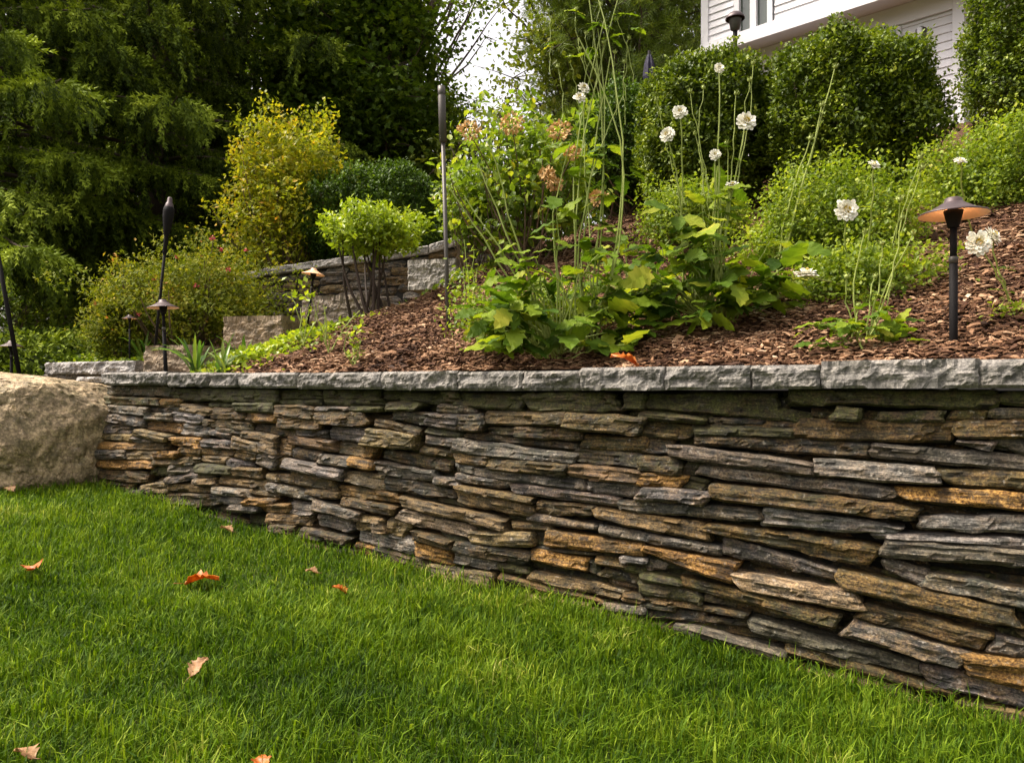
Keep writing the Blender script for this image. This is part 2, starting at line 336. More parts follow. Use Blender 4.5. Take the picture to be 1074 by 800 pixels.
SC = {'G': ((0.067, 0.061, 0.054), 0.28, 0.22, 0.5), 'D': ((0.021, 0.019, 0.016), 0.24, 0.35, 0.3), 'M': ((0.026, 0.022, 0.009), 0.08, 0.8, 0.1), 'T': ((0.101, 0.074, 0.034), 0.24, 0.12, 0.4), 'O': ((0.101, 0.054, 0.014), 0.9, 0.1, 0.2), 'B': ((0.051, 0.034, 0.015), 0.28, 0.3, 0.3), 'W': ((0.198, 0.152, 0.094), 0.32, 0.05, 0.5), 'L': ((0.118, 0.11, 0.097), 0.3, 0.1, 0.5), 'R': ((0.076, 0.049, 0.023), 0.24, 0.1, 0.2), 'A': ((0.081, 0.046, 0.015), 0.68, 0.3, 0.2), 'K': ((0.037, 0.026, 0.011), 0.28, 0.35, 0.2), 'P': ((0.067, 0.058, 0.043), 0.12, 0.1, 0.3)}
TILES = [
(90, 385, """100,90,150,450,100,165,G;445,115,180,640,120,190,M;640,115,185,1067,125,200,M;95,165,205,400,180,215,B;395,180,215,520,185,220,O;
520,205,240,695,235,270,T;670,195,225,830,195,228,M;835,205,245,1050,200,250,M;700,230,255,800,230,255,B;130,215,250,340,230,275,G;340,220,250,510,225,262,D;
120,258,305,325,290,340,G;340,262,290,475,262,298,G;475,250,300,650,268,320,L;690,255,293,885,258,295,B;890,258,300,1067,262,308,A;330,293,350,530,315,370,A;525,320,380,680,330,388,L;
650,293,330,910,310,358,B;910,310,355,1067,330,375,D;90,320,370,250,335,375,G;78,372,405,245,378,418,T;272,345,385,465,380,418,T;245,390,415,355,405,425,L;715,335,355,870,355,385,D;
685,355,385,800,370,402,G;875,360,395,985,370,412,B;85,422,462,265,430,462,O;265,425,465,440,425,465,B;475,393,425,640,400,450,O;640,398,445,810,420,458,G;820,390,440,975,430,480,T;
975,375,465,1067,390,495,R;60,465,510,225,468,512,G;222,472,515,385,478,520,T;385,475,505,515,470,510,O;515,445,490,640,455,495,A;640,452,490,820,465,500,A;825,455,505,960,480,525,B;
42,520,560,355,530,570,O;365,515,550,630,505,540,B;632,498,525,790,505,545,T;785,510,545,920,530,560,G;960,480,540,1067,500,575,G;55,570,635,330,590,650,B;350,565,605,480,555,605,M;
470,545,590,630,545,590,G;628,540,590,820,560,600,M;805,565,605,980,570,628,B;445,620,650,630,590,620,G;635,598,620,720,598,620,D;610,625,655,725,620,660,T;740,610,645,915,640,678,T;
920,632,675,1010,640,685,B;1010,600,635,1067,600,645,T;305,665,690,445,640,705,T;445,650,690,700,660,710,B;715,670,705,915,690,725,L;910,682,705,1067,695,735,B;60,640,690,230,660,700,B;
225,695,720,370,695,745,D;385,710,760,510,710,775,B;505,710,770,740,715,780,D;740,722,755,880,740,770,G;885,732,770,1067,740,780,O;1015,650,690,1067,660,705,L;800,770,800,950,775,815,L;960,775,805,1067,780,820,A"""),
(280, 385, """0,125,180,290,125,180,M;290,125,175,600,125,180,M;605,130,185,980,130,205,M;985,130,190,1060,130,200,M;50,190,210,285,190,215,M;300,180,215,620,180,215,M;660,195,240,840,200,240,M;
280,225,245,460,228,248,G;460,222,245,640,225,248,M;50,215,280,265,220,290,B;65,284,340,300,292,350,B;290,250,320,550,255,330,B;690,245,295,880,255,320,D;875,262,320,1067,262,355,G;950,210,250,1067,210,258,G;
600,290,330,845,345,385,K;545,340,435,830,385,460,T;335,330,395,545,345,430,G;160,345,380,320,360,400,G;0,320,370,150,345,395,D;875,335,370,1067,365,400,M;870,385,430,1065,405,455,G;
115,385,430,380,420,475,R;375,420,480,530,440,505,K;530,440,510,590,445,515,A;0,390,480,125,420,500,R;120,450,505,290,480,530,G;290,485,535,470,510,560,G;470,500,550,600,530,575,O;
600,530,600,920,590,640,G;635,465,520,1000,530,595,D;845,440,480,1067,480,520,K;100,515,560,410,580,635,L;125,575,650,380,640,695,B;5,600,630,150,610,660,B;0,500,560,90,510,580,B;
415,590,640,640,600,690,W;640,615,690,1030,680,740,D;920,620,660,1067,630,670,G;395,665,715,715,715,765,A;0,650,695,240,700,750,G;205,680,715,400,705,740,B"""),
(280, 510, """0,100,145,110,100,150,A;110,85,150,260,105,170,G;0,150,210,240,170,225,R;20,210,250,150,225,270,B;265,75,130,510,150,190,G;280,145,215,470,195,265,G;185,225,280,450,285,345,D;
410,60,100,700,115,170,B;740,60,110,1330,190,250,R;725,125,190,1125,230,300,W;495,165,235,600,175,250,T;602,175,250,655,180,262,T;658,180,262,705,186,275,T;708,186,275,770,195,290,T;820,250,300,1030,310,355,K;
490,240,310,828,300,390,L;825,312,385,1030,365,445,O;470,315,380,590,350,395,O;600,345,400,780,400,450,D;780,400,480,900,430,510,B;370,355,395,480,365,405,L;535,420,440,690,455,480,L;140,290,315,350,350,380,B;
150,270,330,350,300,380,D;480,385,440,600,420,470,D;690,455,500,790,480,530,G"""),
(475, 385, """0,145,215,390,145,240,M;400,140,245,920,145,250,M;940,145,235,1067,145,235,M;0,212,240,105,212,262,G;0,270,350,165,265,360,D;170,250,320,630,255,325,B;635,258,340,1067,280,380,K;
165,330,380,340,335,385,D;340,335,395,720,350,410,D;35,365,400,690,425,470,D;705,385,455,1067,390,480,B;0,400,480,680,490,545,G;685,455,530,1067,490,570,D;195,515,570,635,545,612,K;645,545,610,1067,580,655,R;
105,560,610,725,630,695,G;745,640,690,1067,655,735,G;0,545,590,110,560,600,G;0,592,640,310,640,685,G;320,655,700,935,735,780,G;0,485,535,190,505,555,B"""),
(475, 510, """0,-10,15,430,65,95,B;0,15,95,440,115,185,T;445,85,150,780,115,175,B;770,120,175,1420,215,310,R;920,75,130,1720,130,200,G;400,150,200,780,225,250,G;310,205,240,530,225,260,B;
85,255,320,430,265,345,T;0,310,365,425,370,455,D;505,250,335,1067,330,395,A;805,220,260,1480,340,390,G;435,355,410,730,420,480,O;780,400,440,970,430,470,B;930,390,420,1067,410,440,L;
800,460,510,1067,520,580,D;950,445,475,1067,455,510,M;0,368,430,240,410,470,G;240,425,480,410,465,500,M;-125,435,500,215,490,575,T;240,490,530,830,650,680,B;410,470,530,940,590,645,T;
130,590,620,370,620,660,B;370,610,660,740,665,720,T;830,660,690,1067,680,725,G;760,690,740,1067,750,800,B;940,600,650,1067,630,672,B;470,560,620,760,640,660,D;430,345,360,800,385,400,D;
480,260,300,510,270,345,D;730,420,480,790,440,520,D"""),
(670, 385, """0,145,230,775,150,295,M;785,145,200,835,150,290,D;0,245,290,370,290,320,M;370,285,315,690,300,330,D;0,295,385,300,325,410,K;305,325,385,850,350,400,M;310,380,435,1280,420,515,D;0,390,480,190,410,490,D;
165,430,500,985,535,612,P;0,500,580,230,510,600,K;235,530,600,320,530,620,D;325,540,605,1450,680,755,L;0,590,655,240,610,680,O;250,610,680,370,640,700,M;0,670,740,390,700,775,G;390,645,735,1568,785,860,K"""),
(874, 385, """-255,120,200,920,130,240,M;925,140,200,1200,140,230,M;0,220,290,155,235,300,M;235,255,305,620,250,305,D;640,250,300,870,240,300,B;870,235,278,1200,235,290,G;-230,295,400,680,310,425,K;670,305,400,1200,290,390,B;
880,395,450,1200,400,520,P;200,430,500,1200,510,600,P;-110,515,610,585,565,655,L;590,570,655,1200,595,700,B;375,670,740,1200,720,820,O;700,415,430,900,420,470,G"""),
(874, 510, """470,170,240,1200,170,265,L;220,265,295,1200,300,355,L;270,300,395,1200,370,460,P;-405,115,220,380,230,270,L;-720,205,250,240,330,465,K;35,470,570,1040,705,800,K;280,410,470,530,480,580,G;520,480,570,1200,600,720,G"""),
(670, 510, """450,285,380,1140,490,540,G;20,335,355,540,430,550,O;530,480,570,1240,600,700,W;0,400,470,150,445,480,L;0,480,520,230,530,560,M;0,530,600,340,600,660,M;230,510,560,1115,720,800,K;
35,620,650,610,720,750,K;0,680,740,370,725,765,D;0,770,830,190,785,830,B;0,650,680,200,680,710,D;340,590,650,560,640,700,D"""),
(670, 630, """190,120,170,830,290,360,P;610,95,180,1588,370,450,P;810,245,300,1790,520,560,K;90,170,195,200,180,215,B;200,200,250,400,270,320,B;390,280,340,755,365,420,T;890,385,440,1545,510,620,T;350,100,130,620,130,160,D"""),
(874, 630, """75,100,200,750,290,395,G;150,10,100,855,175,290,K;865,190,290,1200,260,340,G;740,290,410,1200,340,520,O;505,360,450,1200,520,640,G;680,560,650,1200,650,740,T;1015,160,200,1200,200,240,D"""),
]
def wall_uv(px, py):
    dx = (px-CX)/F; dz = (HY-py)/F
    Y = (N2@C0+0.045)/(N2@np.array([dx, 1.0])-0.1*dz)
    z = EYE+dz*Y; x = dx*Y
    return (np.array([x, Y])-C0)@E2, z
def wall_P(u, v, w):
    o = 0.045-0.1*(1-v)-w
    return np.array([C0[0]+E2[0]*u+N2[0]*o, C0[1]+E2[1]*u+N2[1]*o, v])
wall = empty('dry_stone_wall', wall_P(2.4, 0.0, 0), 'long curved-looking dry-stacked wall of grey and rusty flat stones with a grey stone coping', 'stone wall')
wall['label'] = 'long dry-stacked retaining wall of grey, brown and rusty flat stones under grey coping beside the lawn'
stones = []
for ox, oy, txt in TILES:
    for k in txt.replace('\n', '').split(';'):
        q = k.split(','); v = [float(a) for a in q[:6]]; s = 5.335
        g = 6
        A = wall_uv(ox+(v[0]-g)/s, oy+(v[1]-g)/s); B = wall_uv(ox+(v[0]-g)/s, oy+(v[2]+g)/s)
        Cc = wall_uv(ox+(v[3]+g)/s, oy+(v[4]-g)/s); Dd = wall_uv(ox+(v[3]+g)/s, oy+(v[5]+g)/s)
        ml = ((A[0]+B[0])/2, (A[1]+B[1])/2); mr = ((Cc[0]+Dd[0])/2, (Cc[1]+Dd[1])/2)
        stones.append((ml, mr, A[1]-B[1], Cc[1]-Dd[1], q[6]))
# the wall goes on past the frame on the right, and its footing sits below the turf
u1 = wall_uv(1098, 500)[0]
keys = 'GDMTBLRKPGDBO'
z = 1.0
while z > -0.12:
    h = random.uniform(0.045, 0.085); u = u1+random.uniform(-0.01, 0.04)
    while u < u1+2.4:
        ln = random.uniform(0.25, 0.6)
        stones.append(((u, z-h/2), (u+ln, z-h/2-0.01), h, h*random.uniform(0.7, 1.1), 'M' if z > 0.93 else random.choice(keys))); u += ln+0.01
    z -= h+0.004
u = 0.0
while u < u1:
    ln = random.uniform(0.2, 0.45); x, y = wall_P(u, 0, 0)[:2]; zz = float(lawn_z(x, y-0.1))
    stones.append(((u, zz-0.035), (u+ln, zz-0.045-ln*0.06), 0.09, 0.09, random.choice('BDTBGK'))); u += ln
def place_stone(ml, mr, hl, hr, key, seed, deep=0.0):
    ln = math.hypot(mr[0]-ml[0], mr[1]-ml[1]); h = (hl+hr)/2; h *= 1.01
    ang = math.atan2(mr[1]-ml[1], mr[0]-ml[0]); uc, vc = (ml[0]+mr[0])/2, (ml[1]+mr[1])/2
    V, q, loc = stone_geo(ln, h, 0.13, seed, 1.0, 0.022 if deep else (0.010 if uc > 1.5 else 0.012), 1.0, False, hl/h, hr/h)
    w = random.uniform(-0.024, 0.026)-deep
    if key == 'D' : w -= 0.015
    if vc > 0.93: w -= 0.02
    yaw = random.uniform(-0.025, 0.025)
    uu = V[:, 0]*math.cos(ang)-V[:, 1]*math.sin(ang); vv = V[:, 0]*math.sin(ang)+V[:, 1]*math.cos(ang); ww = V[:, 2]+w+yaw*V[:, 0]
    u_ = uc+uu; v_ = vc+vv; o = 0.045-0.1*(1-v_)-ww
    P = np.stack([C0[0]+E2[0]*u_+N2[0]*o, C0[1]+E2[1]*u_+N2[1]*o, v_], 1)
    base, ru, mo, li = SC[key]
    f = np.array([random.uniform(0.85, 1.15)]*3)*np.array([random.uniform(0.95, 1.05) for _ in range(3)])
    col = np.array(base)*f
    mo = mo*random.uniform(0.6, 1.3)+(0.45 if vc > 0.90 else 0)
    return P, q, loc, col, (ru*random.uniform(0.5, 1.2), min(1, mo), li)
done = []
# packing stones set deeper in the wall, seen through the joints
z = 0.965; hearting = []
while z > -0.15:
    u = random.uniform(0, 0.1)
    while u < u1+2.3:
        ln = random.uniform(0.15, 0.4); hearting.append(((u, z), (u+ln, z-random.uniform(0, 0.03)), 0.055, 0.055, random.choice('DDBM'))); u += ln
    z -= 0.052
for k, st in enumerate(stones):
    area = math.hypot(st[1][0]-st[0][0], st[1][1]-st[0][1])*(st[2]+st[3])/2
    u_c = (st[0][0]+st[1][0])/2; dist = 4.9-0.45*u_c
    done.append((area/dist**2*(0.3 if u_c > u1 or k > len(stones)-14 else 1), place_stone(*st, k+1)))
done.sort(key=lambda a: -a[0])
rest = []
WL = np.array(wall.location)
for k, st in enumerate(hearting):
    P, q, loc, col, mv = place_stone(*st, 2000+k, deep=0.066); col = col*0.5; rest.append((P, q, loc, col, mv))  # darkened colour paints joint shade onto these deeper stones
for k, (_, (P, q, loc, col, mv)) in enumerate(done):
    if k < 99:
        o = mesh_np('stone', P-WL, [q], M['rock'], wall, {'loc': loc, 'col': np.tile(col, (len(P), 1)), 'mixv': np.tile(mv, (len(P), 1))})
        if mv[0] > 0.75: o['label'] = 'rust orange stained wall stone'
    else: rest.append((P, q, loc, col, mv))
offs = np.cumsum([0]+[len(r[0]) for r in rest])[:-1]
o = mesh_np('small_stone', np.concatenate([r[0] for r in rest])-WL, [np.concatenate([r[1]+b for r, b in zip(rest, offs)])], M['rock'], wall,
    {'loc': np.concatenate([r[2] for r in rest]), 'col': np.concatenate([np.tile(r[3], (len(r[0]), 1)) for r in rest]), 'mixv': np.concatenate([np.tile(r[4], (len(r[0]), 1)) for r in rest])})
o['kind'] = 'stuff'
# core of the wall behind the face stones
cb = Buf()
Pv = [wall_P(u, v, w) for (w, v) in ((-0.105, 0.995), (-0.105, -0.2), (-0.25, -0.2), (-0.25, 0.995)) for u in (0.02, u1+2.4)]
cb.add(Pv, [[[0, 2, 3, 1], [2, 4, 5, 3], [4, 6, 7, 5], [6, 0, 1, 7]], [[0, 6, 4, 2], [1, 3, 5, 7]]])
cb.build('core', M['fill'], wall, off=WL)
# coping
JN = [105, 172, 217, 248, 310, 398, 478, 546, 607, 695, 786, 860, 1027, 1130, 1290]
TOPX = [105, 200, 290, 350, 400, 478, 607, 608, 695, 860, 861, 1074, 1300]; TOPY = [390, 391, 391, 391, 389, 390, 389, 386, 384.5, 382.5, 378, 376.5, 374]
BOTX = [105, 184, 290, 478, 700, 870, 1074, 1300]; BOTY = [402.5, 405, 407, 409.5, 409, 407, 406.5, 405]
def cap_at(px, py):
    dx = (px-CX)/F; Y = (N2@C0)/(N2@np.array([dx, 1.0])); x = dx*Y
    return (np.array([x, Y])-C0)@E2, EYE+(HY-py)/F*Y
def cap_block(ua, ub, zb, zt, seed, parent, C=C0, E=E2, Nn=N2, off=WL, depth=0.32, name='coping_stone', lite=1.0, matk='cap', col=None, slope=0.0):
    ln, h = ub-ua, zt-zb
    V, q, loc = stone_geo(ln-0.002, h, depth, seed, 0.95, 0.011, 0.25, True)
    tz = V[:, 1]/(h/2)
    top = (V[:, 2] > -depth*0.9)
    V[:, 1] = np.where(abs(tz) > 0.8, np.sign(tz)*h/2+V[:, 1]*0.03, V[:, 1])
    bk = ~top
    V[:, 1] = np.where(bk, np.sign(tz)*h/2*np.where(abs(tz) > 0.5, 1, abs(tz)*2), V[:, 1])
    u_ = (ua+ub)/2+V[:, 0]; z_ = (zb+zt)/2+V[:, 1]; z_ = z_+slope*V[:, 0]; o = -V[:, 2]
    P = np.stack([C[0]+E[0]*u_+Nn[0]*o, C[1]+E[1]*u_+Nn[1]*o, z_], 1)
    c = np.array(col if col is not None else (0.175, 0.165, 0.15))*random.uniform(0.85, 1.1)*lite
    return mesh_np(name, P-off, [q], M[matk], parent, {'loc': loc, 'col': np.tile(c, (len(P), 1)), 'mixv': np.tile((0.06, 0.15, 0.3), (len(P), 1))})
for k in range(len(JN)-1):
    a, b = JN[k], JN[k+1]; m = (a+b)/2
    ua, _ = cap_at(a, 400); ub, _ = cap_at(b, 400)
    yt = np.interp(m, TOPX, TOPY); yb = np.interp(m, BOTX, BOTY)
    _, zt = cap_at(m, yt); _, zb = cap_at(m, yb)
    cap_block(ua, ub, zb, zt, 300+k, wall)

ue = cap_at(1290, 400)[0]; kk = 0
while ue < u1+2.4:
    cap_block(ue, min(ue+0.5, u1+2.4), 1.004, 1.098, 380+kk, wall); ue += 0.5; kk += 1
# boulder at the left end of the wall
def blob(c, rad, nlat, nlon, disp, seed, flat=None):
    th = np.linspace(0, math.pi, nlat); ph = np.linspace(0, 2*math.pi, nlon, endpoint=False)
    T, Pp = np.meshgrid(th, ph, indexing='ij')
    d = np.stack([np.sin(T)*np.cos(Pp), np.sin(T)*np.sin(Pp), np.cos(T)], -1).reshape(-1, 3)
    n1 = fbm(d, 1.3, 4, seed); n2 = fbm(d, 5, 4, seed+5); 
    ledge = np.array([mnoise.noise(Vector((p[0]*1.5, p[1]*1.5, (p[2]+p[0]*0.5)*9+seed))) for p in d])
    sq = np.sign(d)*abs(d)**0.72
    r = 1+disp*(n1*0.9+n2*0.28+ledge*0.16)
    V = sq*r[:, None]
    pr = random.Random(int(seed*10))
    for _ in range(46):
        pn = np.array([pr.gauss(0, 1), pr.gauss(0, 1), pr.gauss(0, 0.8)]); pn /= np.linalg.norm(pn); pd = pr.uniform(0.80, 1.0)
        over = V@pn-pd; V = V-np.clip(over, 0, None)[:, None]*pn*0.85
    V[:, 2] -= np.clip(V[:, 2]-0.62+0.10*V[:, 0], 0, None)*0.8
    n3 = fbm(d, 14, 4, seed+8); cr = np.abs(fbm(d*[1, 1, 2.2], 2.6, 3, seed+20)); V = V*(1+0.013*n3+0.012*np.abs(n2)-0.018*np.exp(-cr/0.02)*(n1 > 0.0))[:, None]
    V = V*np.asarray(rad)+np.asarray(c)
    i = np.arange(nlat-1)[:, None]*nlon; j = np.arange(nlon)[None]; k = (j+1) % nlon
    return V, np.stack([i+j, i+nlon+j, i+nlon+k, i+k], -1).reshape(-1, 4), d
V, q, d = blob((0, 0, 0), (0.86, 0.56, 0.54), 170, 320, 0.20, 3.3)
bc = np.array([-3.28, 5.0, 0.73])
ca, sa = math.cos(-0.12), math.sin(-0.12)
V = np.stack([V[:, 0]*ca-V[:, 1]*sa, V[:, 0]*sa+V[:, 1]*ca, V[:, 2]-0.10*V[:, 0]*0], 1)
bo = mesh_np('boulder', V, [q], None, None, {'loc': V*0.6, 'col': np.tile((0.36, 0.265, 0.155), (len(V), 1)), 'mixv': np.tile((0.0, 0.55, 0.25), (len(V), 1))}, False)
bo.location = bc; bo.data.materials.append(M['bould'])
tag(bo, 'large rounded tan boulder with green staining at the left end of the stone wall', 'boulder')

# slabs, step blocks and the upper retaining wall
def slab(name, a, b, zb, zt, depth, label, seed, cat='stone slab', col=(0.30, 0.285, 0.27), group=None):
    a = np.asarray(a, float); b = np.asarray(b, float); e = nrm(b-a); n = np.array([-e[1], e[0]])
    off = np.array([a[0], a[1], zb])
    o = cap_block(0, float(np.linalg.norm(b-a)), zb, zt, seed, None, a, e, n, off, depth, name, 1, 'cap', col); o.location = off
    return tag(o, label, cat, group)
def XY(px, Y): return ((px-CX)/F*Y, Y)
sl = slab('stone_slab', XY(45, 5.75), XY(140, 5.35), at(0, 392, 5.5)[2], at(0, 379, 5.5)[2], 0.5, 'flat grey slab lying behind the boulder, left of the wall end', 500)
slab('stone_slab', XY(78, 5.12), XY(118, 5.0), at(0, 401, 5)[2], at(0, 395, 5)[2], 0.3, 'thin flat grey stone wedged between the boulder and the wall coping', 501)
slab('stone_slab', XY(42, 5.78), XY(150, 5.4), at(0, 399, 5.5)[2], at(0, 391.5, 5.5)[2], 0.5, 'dark rough stone course underneath the flat grey slab behind the boulder', 502, 'stone course', (0.12, 0.10, 0.08))
def block(pa, pb, yt, yb, Y, label, seed, col=(0.25, 0.19, 0.125), rec=0.12, dep=0.9):
    a, b = XY(pa, Y+rec), XY(pb, Y)
    slab('step_block', b if False else a, b, at(0, yb, Y)[2]-0.05, at(0, yt, Y)[2], dep, label, seed, 'stone step', col, 'stone steps climbing the bed')
block(149, 205, 362, 392, 5.15, 'lowest tan stone step block, behind the left path light', 510)
block(233, 296, 331, 366, 5.9, 'middle stone step block with upright tan face above the green ground cover', 511)
block(316, 382, 309, 335, 6.4, 'stone step block behind the stems of the bright low azalea', 512, (0.24, 0.20, 0.155))
block(427, 478, 271, 296, 6.7, 'grey stone step block just left of the steel torch pole, highest of the steps', 513, (0.28, 0.26, 0.23))
# upper wall
rw = empty('retaining_wall', (RW0[0], RW0[1], 1.5), 'low fieldstone wall with pale grey coping, higher up the slope behind the azalea', 'stone wall')
RWo = np.array(rw.location); e_ = nrm(RW1-RW0); n_2 = np.array([-e_[1], e_[0]]); Lr = float(np.linalg.norm(RW1-RW0))
def rwz(u): 
    x, y = RW0+e_*u; px = CX+F*x/y
    yt = np.interp(px, [225, 290, 370, 440, 520, 560], [292, 279, 268, 259, 236, 228]); return EYE+(HY-yt)/F*y
u = 0.0; k = 0
while u < Lr-0.1:
    w_ = random.uniform(0.45, 0.7); zt = rwz(u+w_/2); cap_block(u, min(u+w_, Lr), zt-0.075, zt, 600+k, rw, RW0, e_, n_2, RWo, 0.35, 'coping_stone', 1.35, slope=(rwz(u+w_)-rwz(u))/w_); u += w_; k += 1
rv = []; nb = 0
z = 2.5
for row in range(12):
    u = random.uniform(0, 0.1); zr = row*0.085
    while u < Lr:
        w_ = random.uniform(0.14, 0.38); zt = rwz(u+w_/2)-0.08-zr
        if zt > 1.3:
            V, q, loc = stone_geo(w_, 0.085, 0.12, 700+nb, 1.2, 0.022, 0.6); nb += 1
            P = np.stack([RW0[0]+e_[0]*(u+w_/2+V[:, 0])+n_2[0]*(0.05-V[:, 2]), RW0[1]+e_[1]*(u+w_/2+V[:, 0])+n_2[1]*(0.05-V[:, 2]), zt-0.04+V[:, 1]], 1)
            key = random.choice('GBTGDLB'); rv.append((P, q, loc, np.array(SC[key][0]), (0.2, 0.2, 0.3)))
        u += w_+0.012
offs = np.cumsum([0]+[len(r[0]) for r in rv])[:-1]
mesh_np('fieldstone_face', np.concatenate([r[0] for r in rv])-RWo, [np.concatenate([r[1]+b for r, b in zip(rv, offs)])], M['rock'], rw,
    {'loc': np.concatenate([r[2] for r in rv]), 'col': np.concatenate([np.tile(r[3], (len(r[0]), 1)) for r in rv]), 'mixv': np.concatenate([np.tile(r[4], (len(r[0]), 1)) for r in rv])})
cb = Buf()
pts = []
for w2, zz in ((0.07, None), (0.07, 1.0), (0.3, 1.0), (0.3, None)):
    for u in (0.0, Lr):
        p = RW0+e_*u+n_2*w2; pts.append([p[0], p[1], (rwz(u)-0.08) if zz is None else zz])
cb.add(pts, [[[0, 2, 3, 1], [2, 4, 5, 3], [4, 6, 7, 5], [6, 0, 1, 7]], [[0, 6, 4, 2], [1, 3, 5, 7]]])
cb.build('core', M['fill'], rw, off=RWo)

# ---------------------------------------------------------------- leaf templates (unit length, +y tip)
T_SM = ([(0, 0, 0), (-0.26, 0.45, 0.05), (0, 1, -0.04), (0.26, 0.45, 0.05)], [[[0, 3, 2, 1]]])
T_FOLD = ([(0, 0, 0), (-0.30, 0.38, 0.07), (-0.2, 0.75, 0.02), (0, 1, -0.12), (0.2, 0.75, 0.02), (0.30, 0.38, 0.07), (0, 0.5, 0)], [[[0, 6, 1], [1, 6, 2], [2, 6, 3], [3, 6, 4], [4, 6, 5], [5, 6, 0]]])
T_LONG = ([(-0.05, 0, 0), (0.05, 0, 0), (-0.08, 0.45, 0.04), (0.08, 0.45, 0.04), (0, 1, -0.1)], [[[0, 1, 3, 2]], [[2, 3, 4]]])
def big_leaf():
    """broad toothed leaf with folded midrib and drooping tip"""
    n = 9; V = [(0, t, -0.22*t*t) for t in np.linspace(0, 1, n)]; F_ = []
    for s in (-1, 1):
        b = len(V)
        for i, t in enumerate(np.linspace(0, 1, n)):
            w = 0.33*(math.sin(math.pi*min(1, t*0.93+0.05))**0.75)*(1.15-0.45*t)*(1 if i not in (0, n-1) else 0.04)
            w *= 1.0 if i % 2 else 0.74
            V.append((s*w, t+0.03, -0.22*t*t+0.10*w+0.035*math.sin(i*2.1+s)-0.12*w*t))
        for i in range(n-1):
            f = [i, b+i, b+i+1, i+1]; F_.append(f if s < 0 else f[::-1])
    return V, [F_]
T_BIG = big_leaf()
T_LOBE = ([(0, 0, 0), (0.28, 0.12, 0.05), (0.22, 0.30, 0.03), (0.48, 0.52, 0.0), (0.2, 0.62, 0.03), (0, 1, -0.08), (-0.2, 0.62, 0.03), (-0.48, 0.52, 0.0), (-0.22, 0.30, 0.03), (-0.28, 0.12, 0.05), (0, 0.4, 0)],
          [[[0, 1, 10], [1, 2, 10], [2, 3, 10], [3, 4, 10], [4, 5, 10], [5, 6, 10], [6, 7, 10], [7, 8, 10], [8, 9, 10], [9, 0, 10]]])
def needle_tuft(n, ln, w, spread, seed):
    r_ = np.random.default_rng(seed); V = []; F_ = []
    for k in range(n):
        t = k/n; a = k*2.4; d = np.array([math.cos(a)*spread, 0.75, math.sin(a)*spread]); d /= np.linalg.norm(d)
        b = np.array([0, t*0.8, 0]); s = np.cross(d, [math.sin(a), 0, -math.cos(a)]); s = s/np.linalg.norm(s)*w
        m = len(V); V += [tuple(b-s), tuple(b+s), tuple(b+d*ln*(1-0.35*t))]; F_.append([m, m+1, m+2])
    return V, [F_]
T_SPR = needle_tuft(11, 0.30, 0.055, 0.55, 1)
T_PINE = needle_tuft(14, 0.9, 0.028, 0.9, 2)
def rdir(n):
    return nrm(rng.normal(size=(n, 3)))

def superell(n, p):
    d = rdir(n); s = (np.abs(d)**p).sum(1)**(-1/p); return d*s[:, None], d
def bush(c, rad, nshoot, leaves, lsize, template, p=2.6, shell=(0.80, 1.02), lump=0.10, up=0.5, zmin=-1.0, seed=1, ball=0.06, wid=1.0, buf=None, droop=0.0, tone=None):
    """leafy shoots over and inside a lumpy crown volume; leaves sit around each shoot tip"""
    c = np.asarray(c, float); rad = np.asarray(rad, float)
    q, d = superell(nshoot*2, p); q = q[q[:, 2] > zmin][:nshoot]; n = len(q); d = nrm(q*1.0)
    lm = fbm(d, 2.6, 3, seed*3.1); f = shell[0]+(shell[1]-shell[0])*rng.random(n)**0.6+lump*lm*1.6
    deep = rng.random(n) < 0.25; f = np.where(deep, f*rng.uniform(0.45, 0.9, n), f)
    P = c+q*rad*f[:, None]
    ax = nrm(d*(1-up)+np.array([0, 0, up])+0.35*rng.normal(size=(n, 3)))
    b = buf or Buf()
    Pl = np.repeat(P, leaves, 0); Ax = np.repeat(ax, leaves, 0); m = len(Pl)
    t = rng.random(m)
    Pl = Pl+Ax*(t[:, None]-0.6)*ball*2+rng.normal(size=(m, 3))*ball*0.28
    D = nrm(Ax*0.55+rdir(m)*0.85); D[:, 2] -= droop
    U = nrm(np.array([0, 0, 1.0])+0.5*rdir(m)+0.4*np.repeat(d, leaves, 0))
    r = np.clip(np.repeat(rng.random(n), leaves)*0.45+0.40*rng.random(m)+0.22*(t > 0.75), 0, 1)
    if tone: r = np.clip(r*tone[0]+tone[1], 0, 1)
    b.inst(template[0], template[1], Pl, D, U, lsize*rng.uniform(0.65, 1.2, m), r, wid)
    return b, P
def curve(a, b, sag, n=6, jit=0.0):
    a = np.asarray(a, float); b = np.asarray(b, float); t = np.linspace(0, 1, n)[:, None]
    P = a+(b-a)*t; P = P+np.asarray(sag)*np.sin(t*math.pi); P[1:-1] += rng.normal(size=(n-2, 3))*jit; return P
